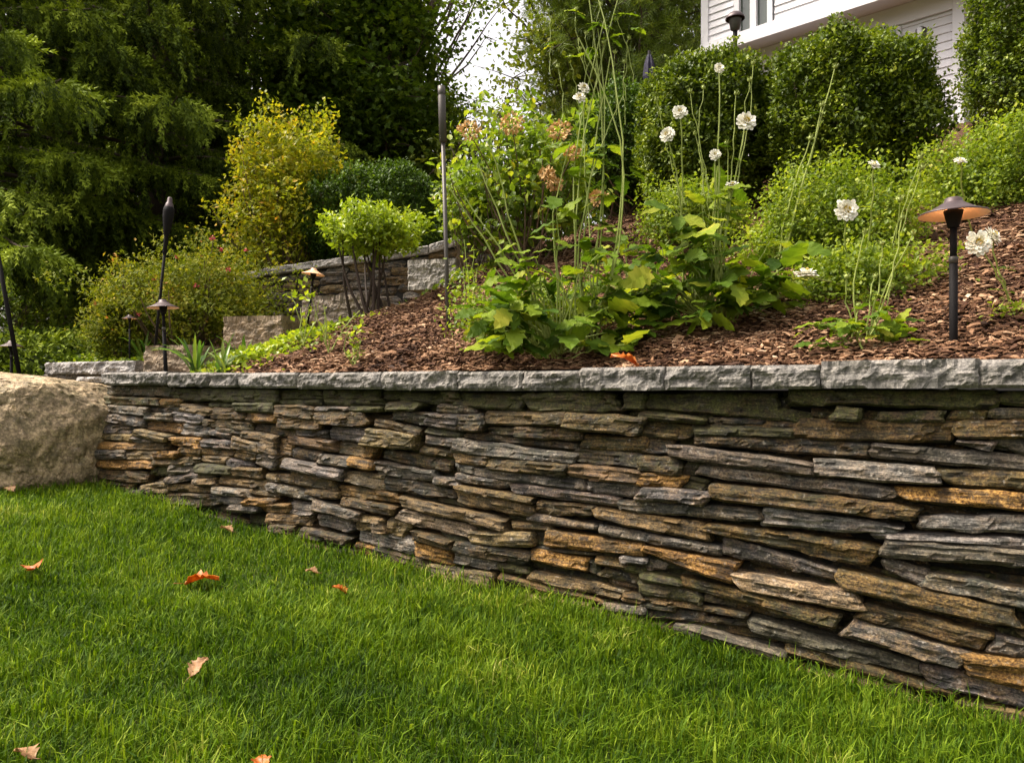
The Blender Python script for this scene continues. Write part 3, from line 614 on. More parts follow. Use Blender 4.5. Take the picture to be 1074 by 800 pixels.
def shrub(name, px, py, Y, wpx, hpx, label, cat, m, lsize, nshoot, leaves, template=T_SM, p=2.6, group=None, depth=None, ntw=12, base=None, tw=('twig', 1.0, 0.15), **kw):
    """crown box centred on pixel column px from py (top) downwards, hpx high, at distance Y"""
    top = at(px, py, Y); w = wpx/F*Y/2; h = hpx/F*Y/2
    c = top-[0, 0, h]; dp = depth or w*0.9
    gz = base if base is not None else float(H(c[0], c[1]))
    o = empty(name, (c[0], c[1], gz), label, cat, group); off = np.array(o.location)
    b, P = bush(c, (w, dp, h), nshoot, leaves, lsize, template, p, **kw)
    b.build('foliage', m, o, off=off)
    s = Buf(); foot = np.array([c[0], c[1], gz-0.05])
    for k in rng.choice(len(P), min(ntw*3, len(P)), replace=False):
        f0 = foot+[rng.normal()*w*tw[2], rng.normal()*w*tw[2], 0]
        s.tube(curve(f0, P[k], (0, 0, 0.0)+(P[k]-foot)*[0.15, 0.15, -0.05], 6, 0.01*h), np.linspace(0.012, 0.003, 6)*min(1.6, max(0.35, w*1.5))*tw[1], 5)
    s.build('stem', M[tw[0]], o, off=off)
    return o
print('terrain done')

# ---------------------------------------------------------------- grass
def grass_blades():
    P = []
    def patch(n, x0, x1, y0, y1):
        x = rng.uniform(x0, x1, n); y = rng.uniform(y0, y1, n); return x, y
    xs, ys = [], []
    for n, x0, x1, y0, y1 in ((190000, -2.2, 2.2, 1.35, 3.1), (150000, -3.6, 1.4, 2.6, 4.9), (26000, -4.6, -2.0, 1.8, 5.0), (16000, 1.4, 3.4, 0.8, 2.4)):
        x, y = patch(n, x0, x1, y0, y1); xs.append(x); ys.append(y)
    x = np.concatenate(xs); y = np.concatenate(ys)
    u, d = ud(x, y)
    z = lawn_z(x, y)
    face = 0.045-0.1*(1-z)
    k = ((d < face-0.002) | (u < -0.05)) & ((d < 0.25) | (u < 0)) & ((d < 0.15) | (u > -1.6))
    x, y, z, u, d = x[k], y[k], z[k], u[k], d[k]; n = len(x)
    pat = np.sin(x*3.1+2*np.sin(y*2.3))*np.cos(y*3.7+np.sin(x*4.1)); pat2 = np.sin(x*11+3*np.sin(y*9))*np.sin(y*12.3+2*np.cos(x*8))
    hgt = rng.gamma(4.5, 1/4.5, n)*0.039*(1+0.22*pat+0.25*pat2); hgt = np.clip(hgt, 0.015, 0.10)
    near = np.exp(-np.clip(face[k]-d, 0, 1)/0.05)*(u > 0); hgt *= 1+0.45*near*rng.random(n)
    a = rng.uniform(0, 2*math.pi, n)+0.8*pat; lean = np.abs(rng.normal(0.45, 0.3, n))
    dx, dy = np.cos(a), np.sin(a); w = rng.uniform(0.0010, 0.0022, n)*(1+0.1*y)*np.where(rng.random(n) < 0.06, 1.9, 1.0)
    B = np.stack([x, y, z-0.004], 1); side = np.stack([-dy, dx, np.zeros(n)], 1)*w[:, None]
    fw = np.stack([dx, dy, np.zeros(n)], 1)
    up = np.array([0, 0, 1.0])
    mid = B+fw*(hgt*lean*0.35)[:, None]+up*(hgt*0.6)[:, None]
    tip = B+fw*(hgt*lean*1.15)[:, None]+up*(hgt*(1-0.25*lean))[:, None]
    V = np.stack([B-side, B+side, mid-side*0.8, mid+side*0.8, tip], 1).reshape(-1, 3)
    o = np.arange(n)[:, None]*5
    q = o+np.array([[0, 1, 3, 2]]); t = o+np.array([[2, 3, 4]])
    r = np.clip(0.46+0.14*pat+0.14*pat2+rng.normal(0, 0.30, n), 0, 1); r = np.where(rng.random(n) < 0.02, 1.0, r)
    g = mesh_np('grass', V, [q, t], M['grass'], None, {'r': np.repeat(r, 5)}); tag(g, kind='stuff')
grass_blades()

# ---------------------------------------------------------------- bark mulch chips
def chips():
    n = 150000
    u = rng.uniform(-0.2, 6.2, n); d = 0.26+rng.random(n)**1.3*5.2
    x = C0[0]+E2[0]*u+N2[0]*d; y = C0[1]+E2[1]*u+N2[1]*d
    s = (x+1.95)*0.683-(y-4.6)*0.731
    k = (s > -0.15+0.2*rng.normal(size=n)) & (y > 1.2) & (abs(x) < y*0.95+0.5)
    x, y = x[k], y[k]; n = len(x); z = H(x, y)+0.018*(np.sin(x*9+np.sin(y*7)*2)*np.cos(y*8.3+np.sin(x*5)))
    P = np.stack([x, y, z+rng.uniform(-0.002, 0.016, n)], 1)
    D = nrm(np.stack([rng.normal(size=n), rng.normal(size=n), rng.normal(size=n)*0.28+0.05], 1)); U = nrm(np.array([0, 0, 1.0])+0.45*rdir(n))
    tv = [(-0.2, -0.5, 0), (0.16, -0.46, 0.05), (0.24, 0.1, 0.1), (0.1, 0.5, 0.0), (-0.14, 0.44, 0.03), (-0.2, 0.0, 0.08), (-0.2, -0.5, -0.09), (0.16, -0.46, -0.06), (0.24, 0.1, -0.02), (0.1, 0.5, -0.09), (-0.14, 0.44, -0.06), (-0.2, 0.0, -0.02)]
    fs = [[[0, 1, 2, 5], [5, 2, 3, 4]], ]
    fs[0] += [[0, 6, 7, 1], [1, 7, 8, 2], [2, 8, 9, 3], [3, 9, 10, 4], [4, 10, 11, 5], [5, 11, 6, 0]]
    b = Buf(); sz = rng.gamma(3.2, 1/3.2, n)*0.024
    b.inst(tv, fs, P, D, U, sz, np.clip(rng.beta(2, 2.2, n), 0, 1), rng.uniform(0.5, 1.5, n))
    o = b.build('bark_mulch', M['mulchchip']); tag(o, kind='stuff')
chips()
print('mulch done')

# ---------------------------------------------------------------- trees behind
def spruce(name, x, y, h, rb, label, seed, nb=70, zlo=1.4, dens=1.0, group='trees behind the garden', mesh=None):
    global rng
    rs = rng; rng = np.random.default_rng(seed)
    gz = float(H(x, y)); o = empty(name, (x, y, gz-0.1), label, 'tree', group); off = np.array(o.location)
    t = Buf(); t.tube([(x, y, gz-0.1), (x+0.05, y, gz+h*0.5), (x, y, gz+h)], (h*0.022, h*0.014, 0.02), 10); 
    P, D, A, rr = [], [], [], []
    limb = Buf()
    for k in range(nb):
        f = (k+rng.random())/nb; zb = zlo+f*(h-1.0); ln = rb*(1-f*0.92)*rng.uniform(0.75, 1.12)
        a = k*2.399+rng.normal()*0.3; dr = np.array([math.cos(a), math.sin(a), 0])
        m = 12; tt = np.linspace(0, 1, m)
        pts = np.array([x, y, gz+zb])+dr*ln*tt[:, None]+np.array([0, 0, 1.0])*(ln*(0.10*tt-0.42*tt**2+0.17*tt**4))[:, None]
        limb.tube(pts, np.linspace(0.035, 0.006, m), 5)
        sd = np.array([-dr[1], dr[0], 0])
        ns = int(ln*9*dens)
        for j in range(ns):
            s_ = 0.22+0.78*(j+rng.random())/ns; b0 = np.array([np.interp(s_, tt, pts[:, c]) for c in range(3)])
            side = 1 if j % 2 else -1; sl = (0.20+0.55*ln*0.28*(1-s_*0.65))*rng.uniform(0.7, 1.2)
            sdir = nrm(dr*0.7+sd*side*rng.uniform(0.5, 1.1)+[0, 0, -0.15])
            q = 7; ts = np.linspace(0, 1, q)
            pp = b0+sdir*sl*ts[:, None]-np.array([0, 0, 1.0])*(sl*0.35*ts**2)[:, None]
            # hanging branchlets below each side shoot
            for z_ in range(1, q):
                tdir = nrm(sdir*0.9+[0, 0, rng.uniform(-0.5, 0.2)]+0.22*rng.normal(size=3)); P.append(pp[z_]); D.append(tdir); A.append(0.22); rr.append(0.35+0.35*s_*ts[z_]+0.3*rng.random())  # tone rises toward the tips, painting lit shoots over shaded gaps
                hl = rng.gamma(2.0, 0.125)*(0.6+0.6*ts[z_]); c = int(hl/0.12)
                for w in range(c):
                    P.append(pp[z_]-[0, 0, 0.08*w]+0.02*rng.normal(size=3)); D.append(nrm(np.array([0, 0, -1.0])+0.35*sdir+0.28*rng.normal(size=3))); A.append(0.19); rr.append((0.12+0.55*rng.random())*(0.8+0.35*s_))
    fo = Buf(); P = np.array(P); D = np.array(D)
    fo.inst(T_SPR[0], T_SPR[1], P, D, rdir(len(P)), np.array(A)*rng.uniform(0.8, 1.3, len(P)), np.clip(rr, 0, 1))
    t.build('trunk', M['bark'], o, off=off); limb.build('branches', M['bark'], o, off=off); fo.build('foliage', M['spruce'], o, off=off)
    rng = rs; return o
def broadleaf(name, x, y, h, rad, label, m, seed, lsize=0.11, nclump=60, leaves=260, z0=0.25, tr=0.14, template=T_FOLD, cl=0.5, gap=1.0, group='trees behind the garden', cat='tree'):
    global rng
    rs = rng; rng = np.random.default_rng(seed)
    gz = float(H(x, y)); o = empty(name, (x, y, gz-0.1), label, cat, group); off = np.array(o.location)
    t = Buf(); top = np.array([x+rng.normal()*0.2, y, gz+h*0.93])
    tp = curve((x, y, gz-0.1), top, (rng.normal()*0.25, rng.normal()*0.2, 0), 9, 0.05); t.tube(tp, np.linspace(tr, tr*0.22, 9), 10)
    cz = gz+h*(1+z0)/2; hz = h*(1-z0)/2
    q, d = superell(nclump, 2.2); f = rng.uniform(0.35, 1.0, nclump)**0.6
    Cc = np.array([x, y, cz])+q*np.array([rad, rad, hz])*f[:, None]
    lb = Buf(); P = []; D = []; U = []; rr = []
    for c in Cc:
        a = np.interp(np.clip((c[2]-gz)/h-0.22, 0.12, 0.9), np.linspace(0, 1, 9), np.arange(9)); i = int(a); b0 = tp[i]+(tp[min(8, i+1)]-tp[i])*(a-i)
        bp = curve(b0, c, (0, 0, 0.15), 7, 0.06*rad/2); lb.tube(bp, np.linspace(tr*0.30, 0.008, 7), 5)
        n = int(leaves*rng.uniform(0.6, 1.4)); g = rdir(n)*(rng.random(n)**0.45)[:, None]*cl*rng.uniform(0.7, 1.3)*np.array([1.25, 1.25, 0.7])
        P.append(c+g); D.append(nrm(g*0.7+rdir(n)*cl*0.8+[0, 0, -0.15*cl])); U.append(nrm(np.array([0, 0, 1.0])+0.7*rdir(n)))
        rr.append(np.clip(rng.random()*0.4+0.6*rng.random(n), 0, 1))
        for _ in range(5):
            e = c+g[rng.integers(n)]; lb.tube(curve(c, e, (0, 0, 0.02), 4), np.linspace(0.012, 0.004, 4), 4)
    P = np.concatenate(P); fo = Buf()
    fo.inst(template[0], template[1], P, np.concatenate(D), np.concatenate(U), lsize*rng.uniform(0.6, 1.25, len(P)), np.concatenate(rr))
    t.build('trunk', M['bark'], o, off=off); lb.build('branches', M['bark'], o, off=off); fo.build('foliage', m, o, off=off)
    rng = rs; return o
def copy_tree(o, loc, rz, label, sc=1.0):
    r = o.copy(); COL.objects.link(r); r.location = loc; r.rotation_euler = (0, 0, rz); r.scale = (sc, sc, sc); r['label'] = label
    for ch in o.children:
        c = ch.copy(); COL.objects.link(c); c.parent = r
    return r
def tX(px, Y): return (px-CX)/F*Y
sp = spruce('spruce_tree', tX(160, 11.4), 11.4, 9.8, 3.8, 'big dark spruce with drooping branches behind the slim black torch', 11, nb=100, zlo=0.9, dens=1.2)
copy_tree(sp, (tX(-20, 9.5), 9.5, float(H(tX(-20, 9.5), 9.5))-0.1), 2.2, 'dark drooping spruce at the far left edge, nearest to the boulder', 0.95)
copy_tree(sp, (tX(300, 14.0), 14.0, float(H(tX(300, 14), 14))-0.1), 4.0, 'tall dark spruce farther back, right of the biggest spruce', 1.15)
copy_tree(sp, (tX(20, 15), 15, 1.0), 1.1, 'dark spruce in the gap behind the two nearest spruces', 1.2)
mp = broadleaf('maple_tree', tX(378, 13), 13, 6.6, 1.25, 'dense dark green broadleaf tree between the spruces and the slim bare trunk', M['maple'], 21, 0.12, 110, 330, 0.12, 0.13, T_LOBE, 0.55)
broadleaf('slim_tree', tX(457, 17), 17, 12, 1.8, 'slim tall tree with a bare trunk and a side branch, against the bright sky', M['maple'], 22, 0.12, 60, 85, 0.18, 0.14, T_FOLD, 0.5)
yt = broadleaf('birch_tree', tX(605, 15), 15, 10, 1.7, 'airy yellow green tree behind the tall flower stalks', M['yellowtree'], 23, 0.11, 80, 150, 0.1, 0.14, T_FOLD, 0.6)
broadleaf('pine_tree', tX(668, 14), 14, 10.5, 1.7, 'soft feathery green pine left of the house', M['pine'], 24, 0.20, 90, 150, 0.08, 0.15, T_PINE, 0.6)
broadleaf('young_tree', tX(520, 12), 12, 2.9, 1.3, 'low loose leafy tree seen between the steel torch and the hydrangea', M['yellowtree'], 25, 0.10, 22, 50, 0.1, 0.08, T_FOLD, 0.45)
far = broadleaf('woodland_tree', tX(270, 24), 24, 11, 4.2, 'leafy woodland tree far behind the dark maple', M['maple'], 26, 0.2, 110, 130, 0.05, 0.25, T_FOLD, 1.0)
for px, Y, rz, s_, lb in ((110, 23, 1, 1.1, 'woodland tree far behind the spruces, left of the others'), (720, 26, 3, 1.15, 'woodland tree far behind the pine beside the house'), (-120, 20, 5, 1.1, 'woodland tree beyond the left edge of the spruces'),
                          (660, 30, 2.2, 0.95, 'far woodland tree seen through the birch foliage'), (180, 21, 2.6, 0.9, 'woodland tree far back between the two spruces')):
    copy_tree(far, (tX(px, Y), Y, float(H(tX(px, Y), Y))-0.2), rz, lb, s_)
# low undergrowth under the spruces
shrub('undergrowth_shrub', 60, 352, 7.6, 260, 62, 'low dark undergrowth bush beneath the left spruces', 'shrub', M['spruce'], 0.06, 2600, 9, T_SM, depth=0.9, ball=0.07)
shrub('undergrowth_shrub', 160, 340, 9.2, 330, 80, 'shadowy undergrowth bush behind the small path light', 'shrub', M['maple'], 0.07, 1800, 8, T_SM, depth=0.8, ball=0.08)
shrub('undergrowth_shrub', 15, 300, 12.5, 420, 120, 'far dark bush filling the gap beneath the spruces', 'shrub', M['maple'], 0.10, 1500, 8, T_SM, depth=1.0, ball=0.1)
print('trees done')

# ---------------------------------------------------------------- shrubs
shrub('clipped_boxwood', 889, 44, 5.9, 164, 172, 'big rounded clipped boxwood in front of the white house wall', 'shrub', M['box'], 0.035, 9000, 9, T_SM, 2.7, 'clipped boxwoods below the house', shell=(0.88, 1.0), lump=0.13, ball=0.06, wid=1.3, seed=2)
shrub('clipped_boxwood', 740, 64, 6.35, 130, 150, 'clipped boxwood left of the biggest one, below the house windows', 'shrub', M['box'], 0.035, 7000, 9, T_SM, 2.9, 'clipped boxwoods below the house', shell=(0.88, 1.0), lump=0.13, ball=0.06, wid=1.3, seed=3)
shrub('clipped_boxwood', 1108, -40, 6.3, 158, 185, 'clipped boxwood at the right edge of the picture, right of the house corner', 'shrub', M['box'], 0.035, 8000, 9, T_SM, 3.0, 'clipped boxwoods below the house', shell=(0.88, 1.0), lump=0.13, ball=0.06, wid=1.3, seed=4)
shrub('dark_hedge_bush', 660, 95, 7.3, 110, 120, 'dark evergreen bush left of the clipped boxwoods, behind the stalks', 'shrub', M['boxdark'], 0.035, 3500, 9, T_SM, 2.6, ball=0.06, wid=1.3, seed=5)
shrub('dark_evergreen_bush', 396, 178, 8.2, 152, 106, 'rounded dark green bush above the upper retaining wall', 'shrub', M['boxdark'], 0.035, 6500, 9, T_SM, 2.4, shell=(0.85, 1), lump=0.1, ball=0.055, wid=1.3, seed=6)
shrub('yellowing_shrub', 305, 122, 8.2, 138, 165, 'yellow and orange turning shrub between the spruce and the dark round bush', 'shrub', M['autumn'], 0.055, 1900, 9, T_SM, 2.0, shell=(0.5, 1.05), lump=0.28, ball=0.10, wid=1.2, ntw=14, seed=7)
shrub('bright_azalea', 392, 218, 5.6, 104, 50, 'bright lime green azalea with bare branching stems on the mulch', 'shrub', M['azalea'], 0.046, 620, 9, T_SM, 2.1, shell=(0.5, 1.02), lump=0.3, up=0.6, ball=0.045, ntw=4, tw=('darktwig', 2.2, 0.28), seed=8)
shrub('rose_shrub', 205, 262, 6.9, 185, 108, 'loose olive shrub with a few small red blooms behind the tall torch', 'shrub', M['rust'], 0.042, 2300, 9, T_SM, 2.0, shell=(0.45, 1.06), lump=0.42, ball=0.08, ntw=14, seed=9, depth=0.8)
shrub('rose_shrub', 125, 296, 6.6, 60, 90, 'narrow reddish green shrub left of the olive one, above the grey slab', 'shrub', M['rust'], 0.042, 700, 9, T_LONG, 2.0, shell=(0.4, 1.04), lump=0.3, ball=0.07, ntw=8, seed=10, wid=2.2)
rs_ = [o for o in COL.objects if o.name == 'rose_shrub'][0]
for k, (px, py) in enumerate(((222, 250), (232, 262), (212, 268), (240, 283), (163, 292), (186, 270), (146, 330), (205, 300), (178, 310), (258, 262))):
    b = Buf(); p = at(px, py, 6.2+0.1*(k % 3)); b.inst(T_SM[0], T_SM[1], np.repeat(p[None], 14, 0)+rng.normal(size=(14, 3))*0.008, rdir(14), rdir(14), 0.019, None, 1.6); b.build('flower', M['pinkred'], rs_, off=np.array(rs_.location))
hy = shrub('hydrangea_shrub', 553, 112, 5.9, 150, 150, 'tall yellow green hydrangea with faded peach flower heads behind the flower stalks', 'shrub', M['hydrangea'], 0.070, 460, 8, T_FOLD, 2.2, shell=(0.4, 1.04), lump=0.25, up=0.35, ball=0.10, ntw=12, seed=12)
ho = np.array(hy.location)
for k, (px, py, s_) in enumerate(((492, 137, .075), (537, 130, .08), (587, 137, .075), (573, 182, .05), (582, 193, .05), (628, 208, .06), (600, 160, .05))):
    b = Buf(); c = at(px, py, 5.25+0.05*(k % 3)); n = 120; g = rdir(n)*(0.6+0.4*rng.random(n))[:, None]*s_*[1, 1, 0.8]
    b.inst(T_SM[0], T_SM[1], c+g, nrm(g+rdir(n)*0.03), rdir(n), 0.026, None, 1.8); f = b.build('flower_head', M['peach'], hy, off=ho)
    s = Buf(); s.tube(curve(c-[0, 0, 0.02], at(px+(553-px)*0.5, py+60, 5.6), (0, 0, 0.02)), 0.004, 5); s.build('flower_stem', M['twig'], hy, off=ho)
shrub('low_shrub', 497, 175, 6.3, 75, 85, 'small bright leafy shrub just right of the steel torch pole', 'shrub', M['hydrangea'], 0.055, 420, 8, T_SM, 2.2, shell=(0.4, 1.02), lump=0.25, ball=0.07, seed=13)
# catmint-like mounds
def mound(px, py, Y, w, h, label, seed, n=2600, m='mint', **kw):
    return shrub('catmint_mound', px, py, Y, w, h, label, 'plant', M[m], 0.026, n, 11, T_SM, 2.0, 'leafy mounds on the mulch slope', shell=(0.5, 1.08), lump=0.38, up=0.85, ball=0.085, wid=1.4, seed=seed, ntw=8, zmin=-0.75, **kw)
mound(878, 182, 4.5, 175, 150, 'large bright green leafy mound left of the bronze path light', 14, 3600)
mound(1052, 130, 4.9, 155, 155, 'bright leafy mound at the right edge, behind the bronze path light', 15, 3600)
mound(728, 200, 5.3, 105, 60, 'low leafy mound in front of the left boxwood', 16, 1300)
mound(902, 262, 3.75, 140, 88, 'thin pale low mound with mulch showing through, right of the broad leaves', 17, 1250)
mound(1000, 205, 5.2, 60, 40, 'small leafy clump between the two bright mounds', 18, 380)
mound(1070, 334, 3.0, 60, 50, 'tiny plant cut by the right edge just above the coping', 19, 420)
mound(560, 300, 4.0, 150, 60, 'low bright filler growth behind the left broad leaved plant', 27, 500)
# ground cover by the steps
def cover(pts, label, m, n, size, seed):
    c = np.mean([XY(p[0], p[1]) for p in pts], 0); b = Buf()
    for px, Y, r_ in pts:
        x = XY(px, Y); k = int(n*r_*r_); q = rng.normal(size=(k, 2))*r_*0.5+x; z = H(q[:, 0], q[:, 1])+rng.uniform(0, 0.09, k)*np.exp(-((q-x)**2).sum(1)/r_**2)
        b.inst(T_SM[0], T_SM[1], np.column_stack([q, z]), nrm(rdir(k)+[0, 0, 0.5]), nrm(rdir(k)*0.6+[0, 0, 1]), size*rng.uniform(0.7, 1.3, k), None, 1.7)
    o = b.build('ground_cover', m); tag(o, kind='stuff'); return o
cover(((258, 4.9, 0.3), (300, 5.1, 0.35), (330, 5.5, 0.38), (365, 5.9, 0.3), (245, 5.5, 0.3)), '', M['azalea'], 9000, 0.035, 1)
cover(((150, 6.2, 0.45), (120, 5.9, 0.3), (200, 6.3, 0.4), (235, 6.6, 0.4), (110, 6.6, 0.5), (190, 5.6, 0.2)), '', M['mint'], 7000, 0.035, 2)
cover(((20, 7.2, 0.7), (70, 6.7, 0.5), (-40, 7.0, 0.8), (10, 6.3, 0.5), (-80, 6.2, 0.8)), '', M['spruce'], 6000, 0.05, 3)
cover(((455, 6.6, 0.3), (490, 6.4, 0.35), (430, 6.1, 0.22), (520, 6.2, 0.3), (480, 5.9, 0.2)), '', M['hydrangea'], 3000, 0.04, 4)
print('shrubs done')
# strap-leaved plants
def strap(px, Y, n, ln, label, seed):
    x = XY(px, Y); g = float(H(*x)); o = empty('daylily_clump', (x[0], x[1], g), label, 'plant', 'daylily clumps beside the steps'); b = Buf()
    for k in range(n):
        a = rng.uniform(0, 2*math.pi); l = ln*rng.uniform(0.6, 1.2); t = np.linspace(0, 1, 7); dr = np.array([math.cos(a), math.sin(a), 0])
        sp_ = rng.uniform(0.25, 0.8); P = np.array([0, 0, 0])+dr*(l*sp_*t**1.3)[:, None]+np.array([0, 0, 1])*(l*(1.0*t-0.75*sp_*t**2.2))[:, None]+rng.normal(size=3)*0.01
        sd = np.array([-dr[1], dr[0], 0]); w = 0.011*np.sin(np.clip(t*0.85+0.15, 0, 1)*math.pi)**0.6
        V = np.concatenate([P-sd*w[:, None], P+[0, 0, -0.004], P+sd*w[:, None]]); i = np.arange(6)
        b.add(V, [np.concatenate([np.stack([i, i+7, i+8, i+1], 1), np.stack([i+7, i+14, i+15, i+8], 1)])], rng.random())
    b.build('leaf_blades', M['fern'], o); return o
strap(206, 4.75, 26, 0.34, 'arching strap leaved clump right of the left path light', 1)
strap(232, 4.65, 16, 0.26, 'smaller strap leaved clump nearer the green ground cover', 2)
strap(256, 5.6, 18, 0.36, 'strap leaved clump in front of the middle step block', 3)
strap(150, 6.4, 18, 0.4, 'strap leaved clump left of the lowest step block', 4)

# ---------------------------------------------------------------- flowering plants
def flower(o, off, p, size, face, kind='dahlia'):
    p = np.asarray(p, float); face = nrm(np.asarray(face, float))
    a_ = nrm(np.cross(face, [0.1, 0.2, 1.0])); b_ = np.cross(face, a_)
    b = Buf(); tv = [(-0.06, 0, 0), (0.06, 0, 0), (-0.17, 0.55, 0.05), (0.17, 0.55, 0.05), (-0.12, 0.9, 0.03), (0.12, 0.9, 0.03), (0, 1.0, 0.0), (0, 0.5, -0.03)]
    tf = [[[0, 1, 7], [0, 7, 2], [1, 3, 7], [2, 7, 4], [7, 3, 5], [4, 7, 5], [4, 5, 6]]]
    for lay, (n, s_, lift) in enumerate(((15, 1.0, 0.10), (14, 0.85, 0.35), (11, 0.62, 0.75))):
        ang = np.linspace(0, 2*math.pi, n, endpoint=False)+lay*0.2+rng.normal(size=n)*0.06
        rad = np.cos(ang)[:, None]*a_+np.sin(ang)[:, None]*b_; D = nrm(rad+face*(lift+rng.normal(size=(n, 1))*0.12))
        b.inst(tv, tf, np.repeat((p+face*0.004*lay)[None], n, 0), D, np.repeat(face[None], n, 0), size/2*s_*rng.uniform(0.88, 1.08, n), rng.random(n), rng.uniform(1.15, 1.45, n))
    pt = b.build('flower', M['petal'], o, off=off)
    c = Buf(); n = 40; g = rdir(n)*size*0.10; c.inst(T_SM[0], T_SM[1], p+face*size*0.14+g*0.9, nrm(g+face*0.02), rdir(n), size*0.10, None, 1.5); c.build('flower_centre', M['yellow'], pt, off=np.zeros(3)+off)
    k = Buf(); k.lathe([(0.0, -0.012), (0.009, -0.008), (0.010, 0), (0.006, 0.004)], (0, 0, 0), 8); V = k.V[0]; k.V[0] = p-face*0.004+V[:, :1]*a_+V[:, 1:2]*b_+V[:, 2:3]*face; k.build('calyx', M['stem'], pt, off=off)
def bud(o, off, p, s=0.012, m='stem'):
    b = Buf(); b.lathe([(0.001, -s), (s*0.8, -s*0.6), (s, 0), (s*0.7, s*0.7), (s*0.2, s)], p, 9); n = 16; g = rdir(n); g[:, 2] = abs(g[:, 2])
    b.inst(T_SM[0], T_SM[1], p+g*s*0.6, nrm(g+[0, 0, .4]), rdir(n), s*1.3, None); b.build('bud', M[m], o, off=off)
def leafy(o, off, base, nst, r_, h, lsize, m, tmpl=T_BIG, per=3, spread=0.9, name='leaves', zb=0.3):
    """fan of petioles from the base, leaflets in threes at the tips"""
    s = Buf(); P, D, U, Z = [], [], [], []
    for k in range(nst):
        a = rng.uniform(0, 2*math.pi); f = math.sqrt(rng.random()); hh = h*(1-0.75*f*f)*rng.uniform(0.12, 1.1)
        e = base+np.array([math.cos(a)*r_[0]*f, math.sin(a)*r_[1]*f, 0]); e[2] = max(float(H(e[0], e[1]))+0.02, base[2]+hh)
        out = np.array([math.cos(a), math.sin(a), 0])
        c = curve(base+out*0.09*rng.random()+[0.03*rng.normal(), 0, 0], e, (0, 0, hh*0.16), 8, 0.006); s.tube(c, np.linspace(0.0042, 0.002, 8), 5)
        for j in range(per):
            q = c[-1]if j == 0 else c[-2-(j-1)//2*1]; sd = np.cross(out, [0, 0, 1])*(0 if j == 0 else (1 if j % 2 else -1))
            P.append(q); D.append(nrm(out*(1 if j == 0 else 0.35)+sd*0.9+[0, 0, rng.uniform(-0.35, 0.25)]+0.25*rng.normal(size=3))); U.append(nrm(np.array([0, 0, 1.0])+0.35*rng.normal(size=3)+[0, -0.25, 0])); Z.append(lsize*rng.uniform(0.6, 1.2)*(1.05 if j == 0 else 0.85))
    b = Buf(); b.inst(tmpl[0], tmpl[1], P, np.array(D), np.array(U), np.array(Z), None, 1.0)
    b.build(name, M[m], o, off=off); s.build('leaf_stalks', M['stem'], o, off=off)
def stem_to(o, off, a, b_, r=(0.006, 0.003), bow=0.04, name='stem', lv=0, lsize=0.07, m='dahlia', side=None):
    c = curve(a, b_, np.array([rng.normal()*bow, rng.normal()*bow*0.5, 0]), 10, 0.004); s = Buf(); s.tube(c, np.linspace(r[0], r[1], 10), 6); s.build(name, M['stem'], o, off=off)
    if lv:
        P, D = [], []
        for k in range(lv):
            q = c[2+int(rng.integers(0, 7))]
            for sg in (-1, 1):
                ang = rng.uniform(0, 6.28); P.append(q); D.append(nrm([math.cos(ang), math.sin(ang)*0.6, rng.uniform(-0.1, 0.35)]))
        b = Buf(); b.inst(T_BIG[0], T_BIG[1], P, np.array(D), np.repeat(np.array([[0, -0.2, 1.0]]), len(P), 0), lsize*rng.uniform(0.6, 1.15, len(P)), None); b.build('stem_leaves', M[m], o, off=off)
    return c
def gp(px, Y):
    x = XY(px, Y); return np.array([x[0], x[1], float(H(*x))])
CAMP = np.array([0, 0, EYE])
# left broad-leaved clump
b0 = gp(583, 3.62); o = empty('dahlia_plant', b0, 'broad leaved clump left of the tall stalks, leaves spilling toward the coping', 'plant', 'broad leaved dahlia clumps'); off = b0
leafy(o, off, b0, 72, (0.50, 0.28), 0.70, 0.15, 'dahlia', per=5)
for e in ((487, 205), (503, 175), (512, 150), (470, 195)):
    stem_to(o, off, b0+[-.02, 0, 0.05], at(e[0], e[1], 3.6), (0.0055, 0.003), 0.03, 'bare_stem')
# right broad-leaved clump with white flowers
b1 = gp(748, 3.62); o = empty('dahlia_plant', b1, 'broad leaved clump with tall white flowers, right of the tall stalks', 'plant', 'broad leaved dahlia clumps'); off = b1
leafy(o, off, b1, 68, (0.42, 0.28), 0.74, 0.15, 'dahlia', per=5)
bm = gp(672, 4.15); om = empty('dahlia_plant', bm, 'broad leaved clump farther back, filling the gap between the two front clumps', 'plant', 'broad leaved dahlia clumps')
leafy(om, bm, bm, 34, (0.40, 0.3), 0.42, 0.12, 'dahlia', per=5)
for px, py, s_, fc in ((754, 72, .055, 1), (782, 128, .105, 1), (750, 163, .06, 1), (768, 196, .075, 0), (713, 118, .075, 1), (700, 142, .08, 1)):
    p = at(px, py, 3.6); bs = b1+[0.02, 0, 0.1] if px > 730 else gp(716, 3.8)+[0, 0, 0.1]
    stem_to(o, off, bs, p, (0.0055, 0.0028), 0.03, 'flower_stem', 1 if px < 730 else 2, 0.06)
    flower(o, off, p, s_, (rng.normal()*0.25, -1 if fc else -0.4, 0.25 if fc else 0.7))
for px, py in ((738, 92), (772, 98), (786, 84), (735, 170), (724, 96), (729, 140), (688, 105), (790, 66), (762, 150)):
    p = at(px, py, 3.62); stem_to(o, off, at(px+(757-px)*0.45, py+110, 3.6), p, (0.0028, 0.0018), 0.012, 'bud_stalk'); bud(o, off, p, 0.010)
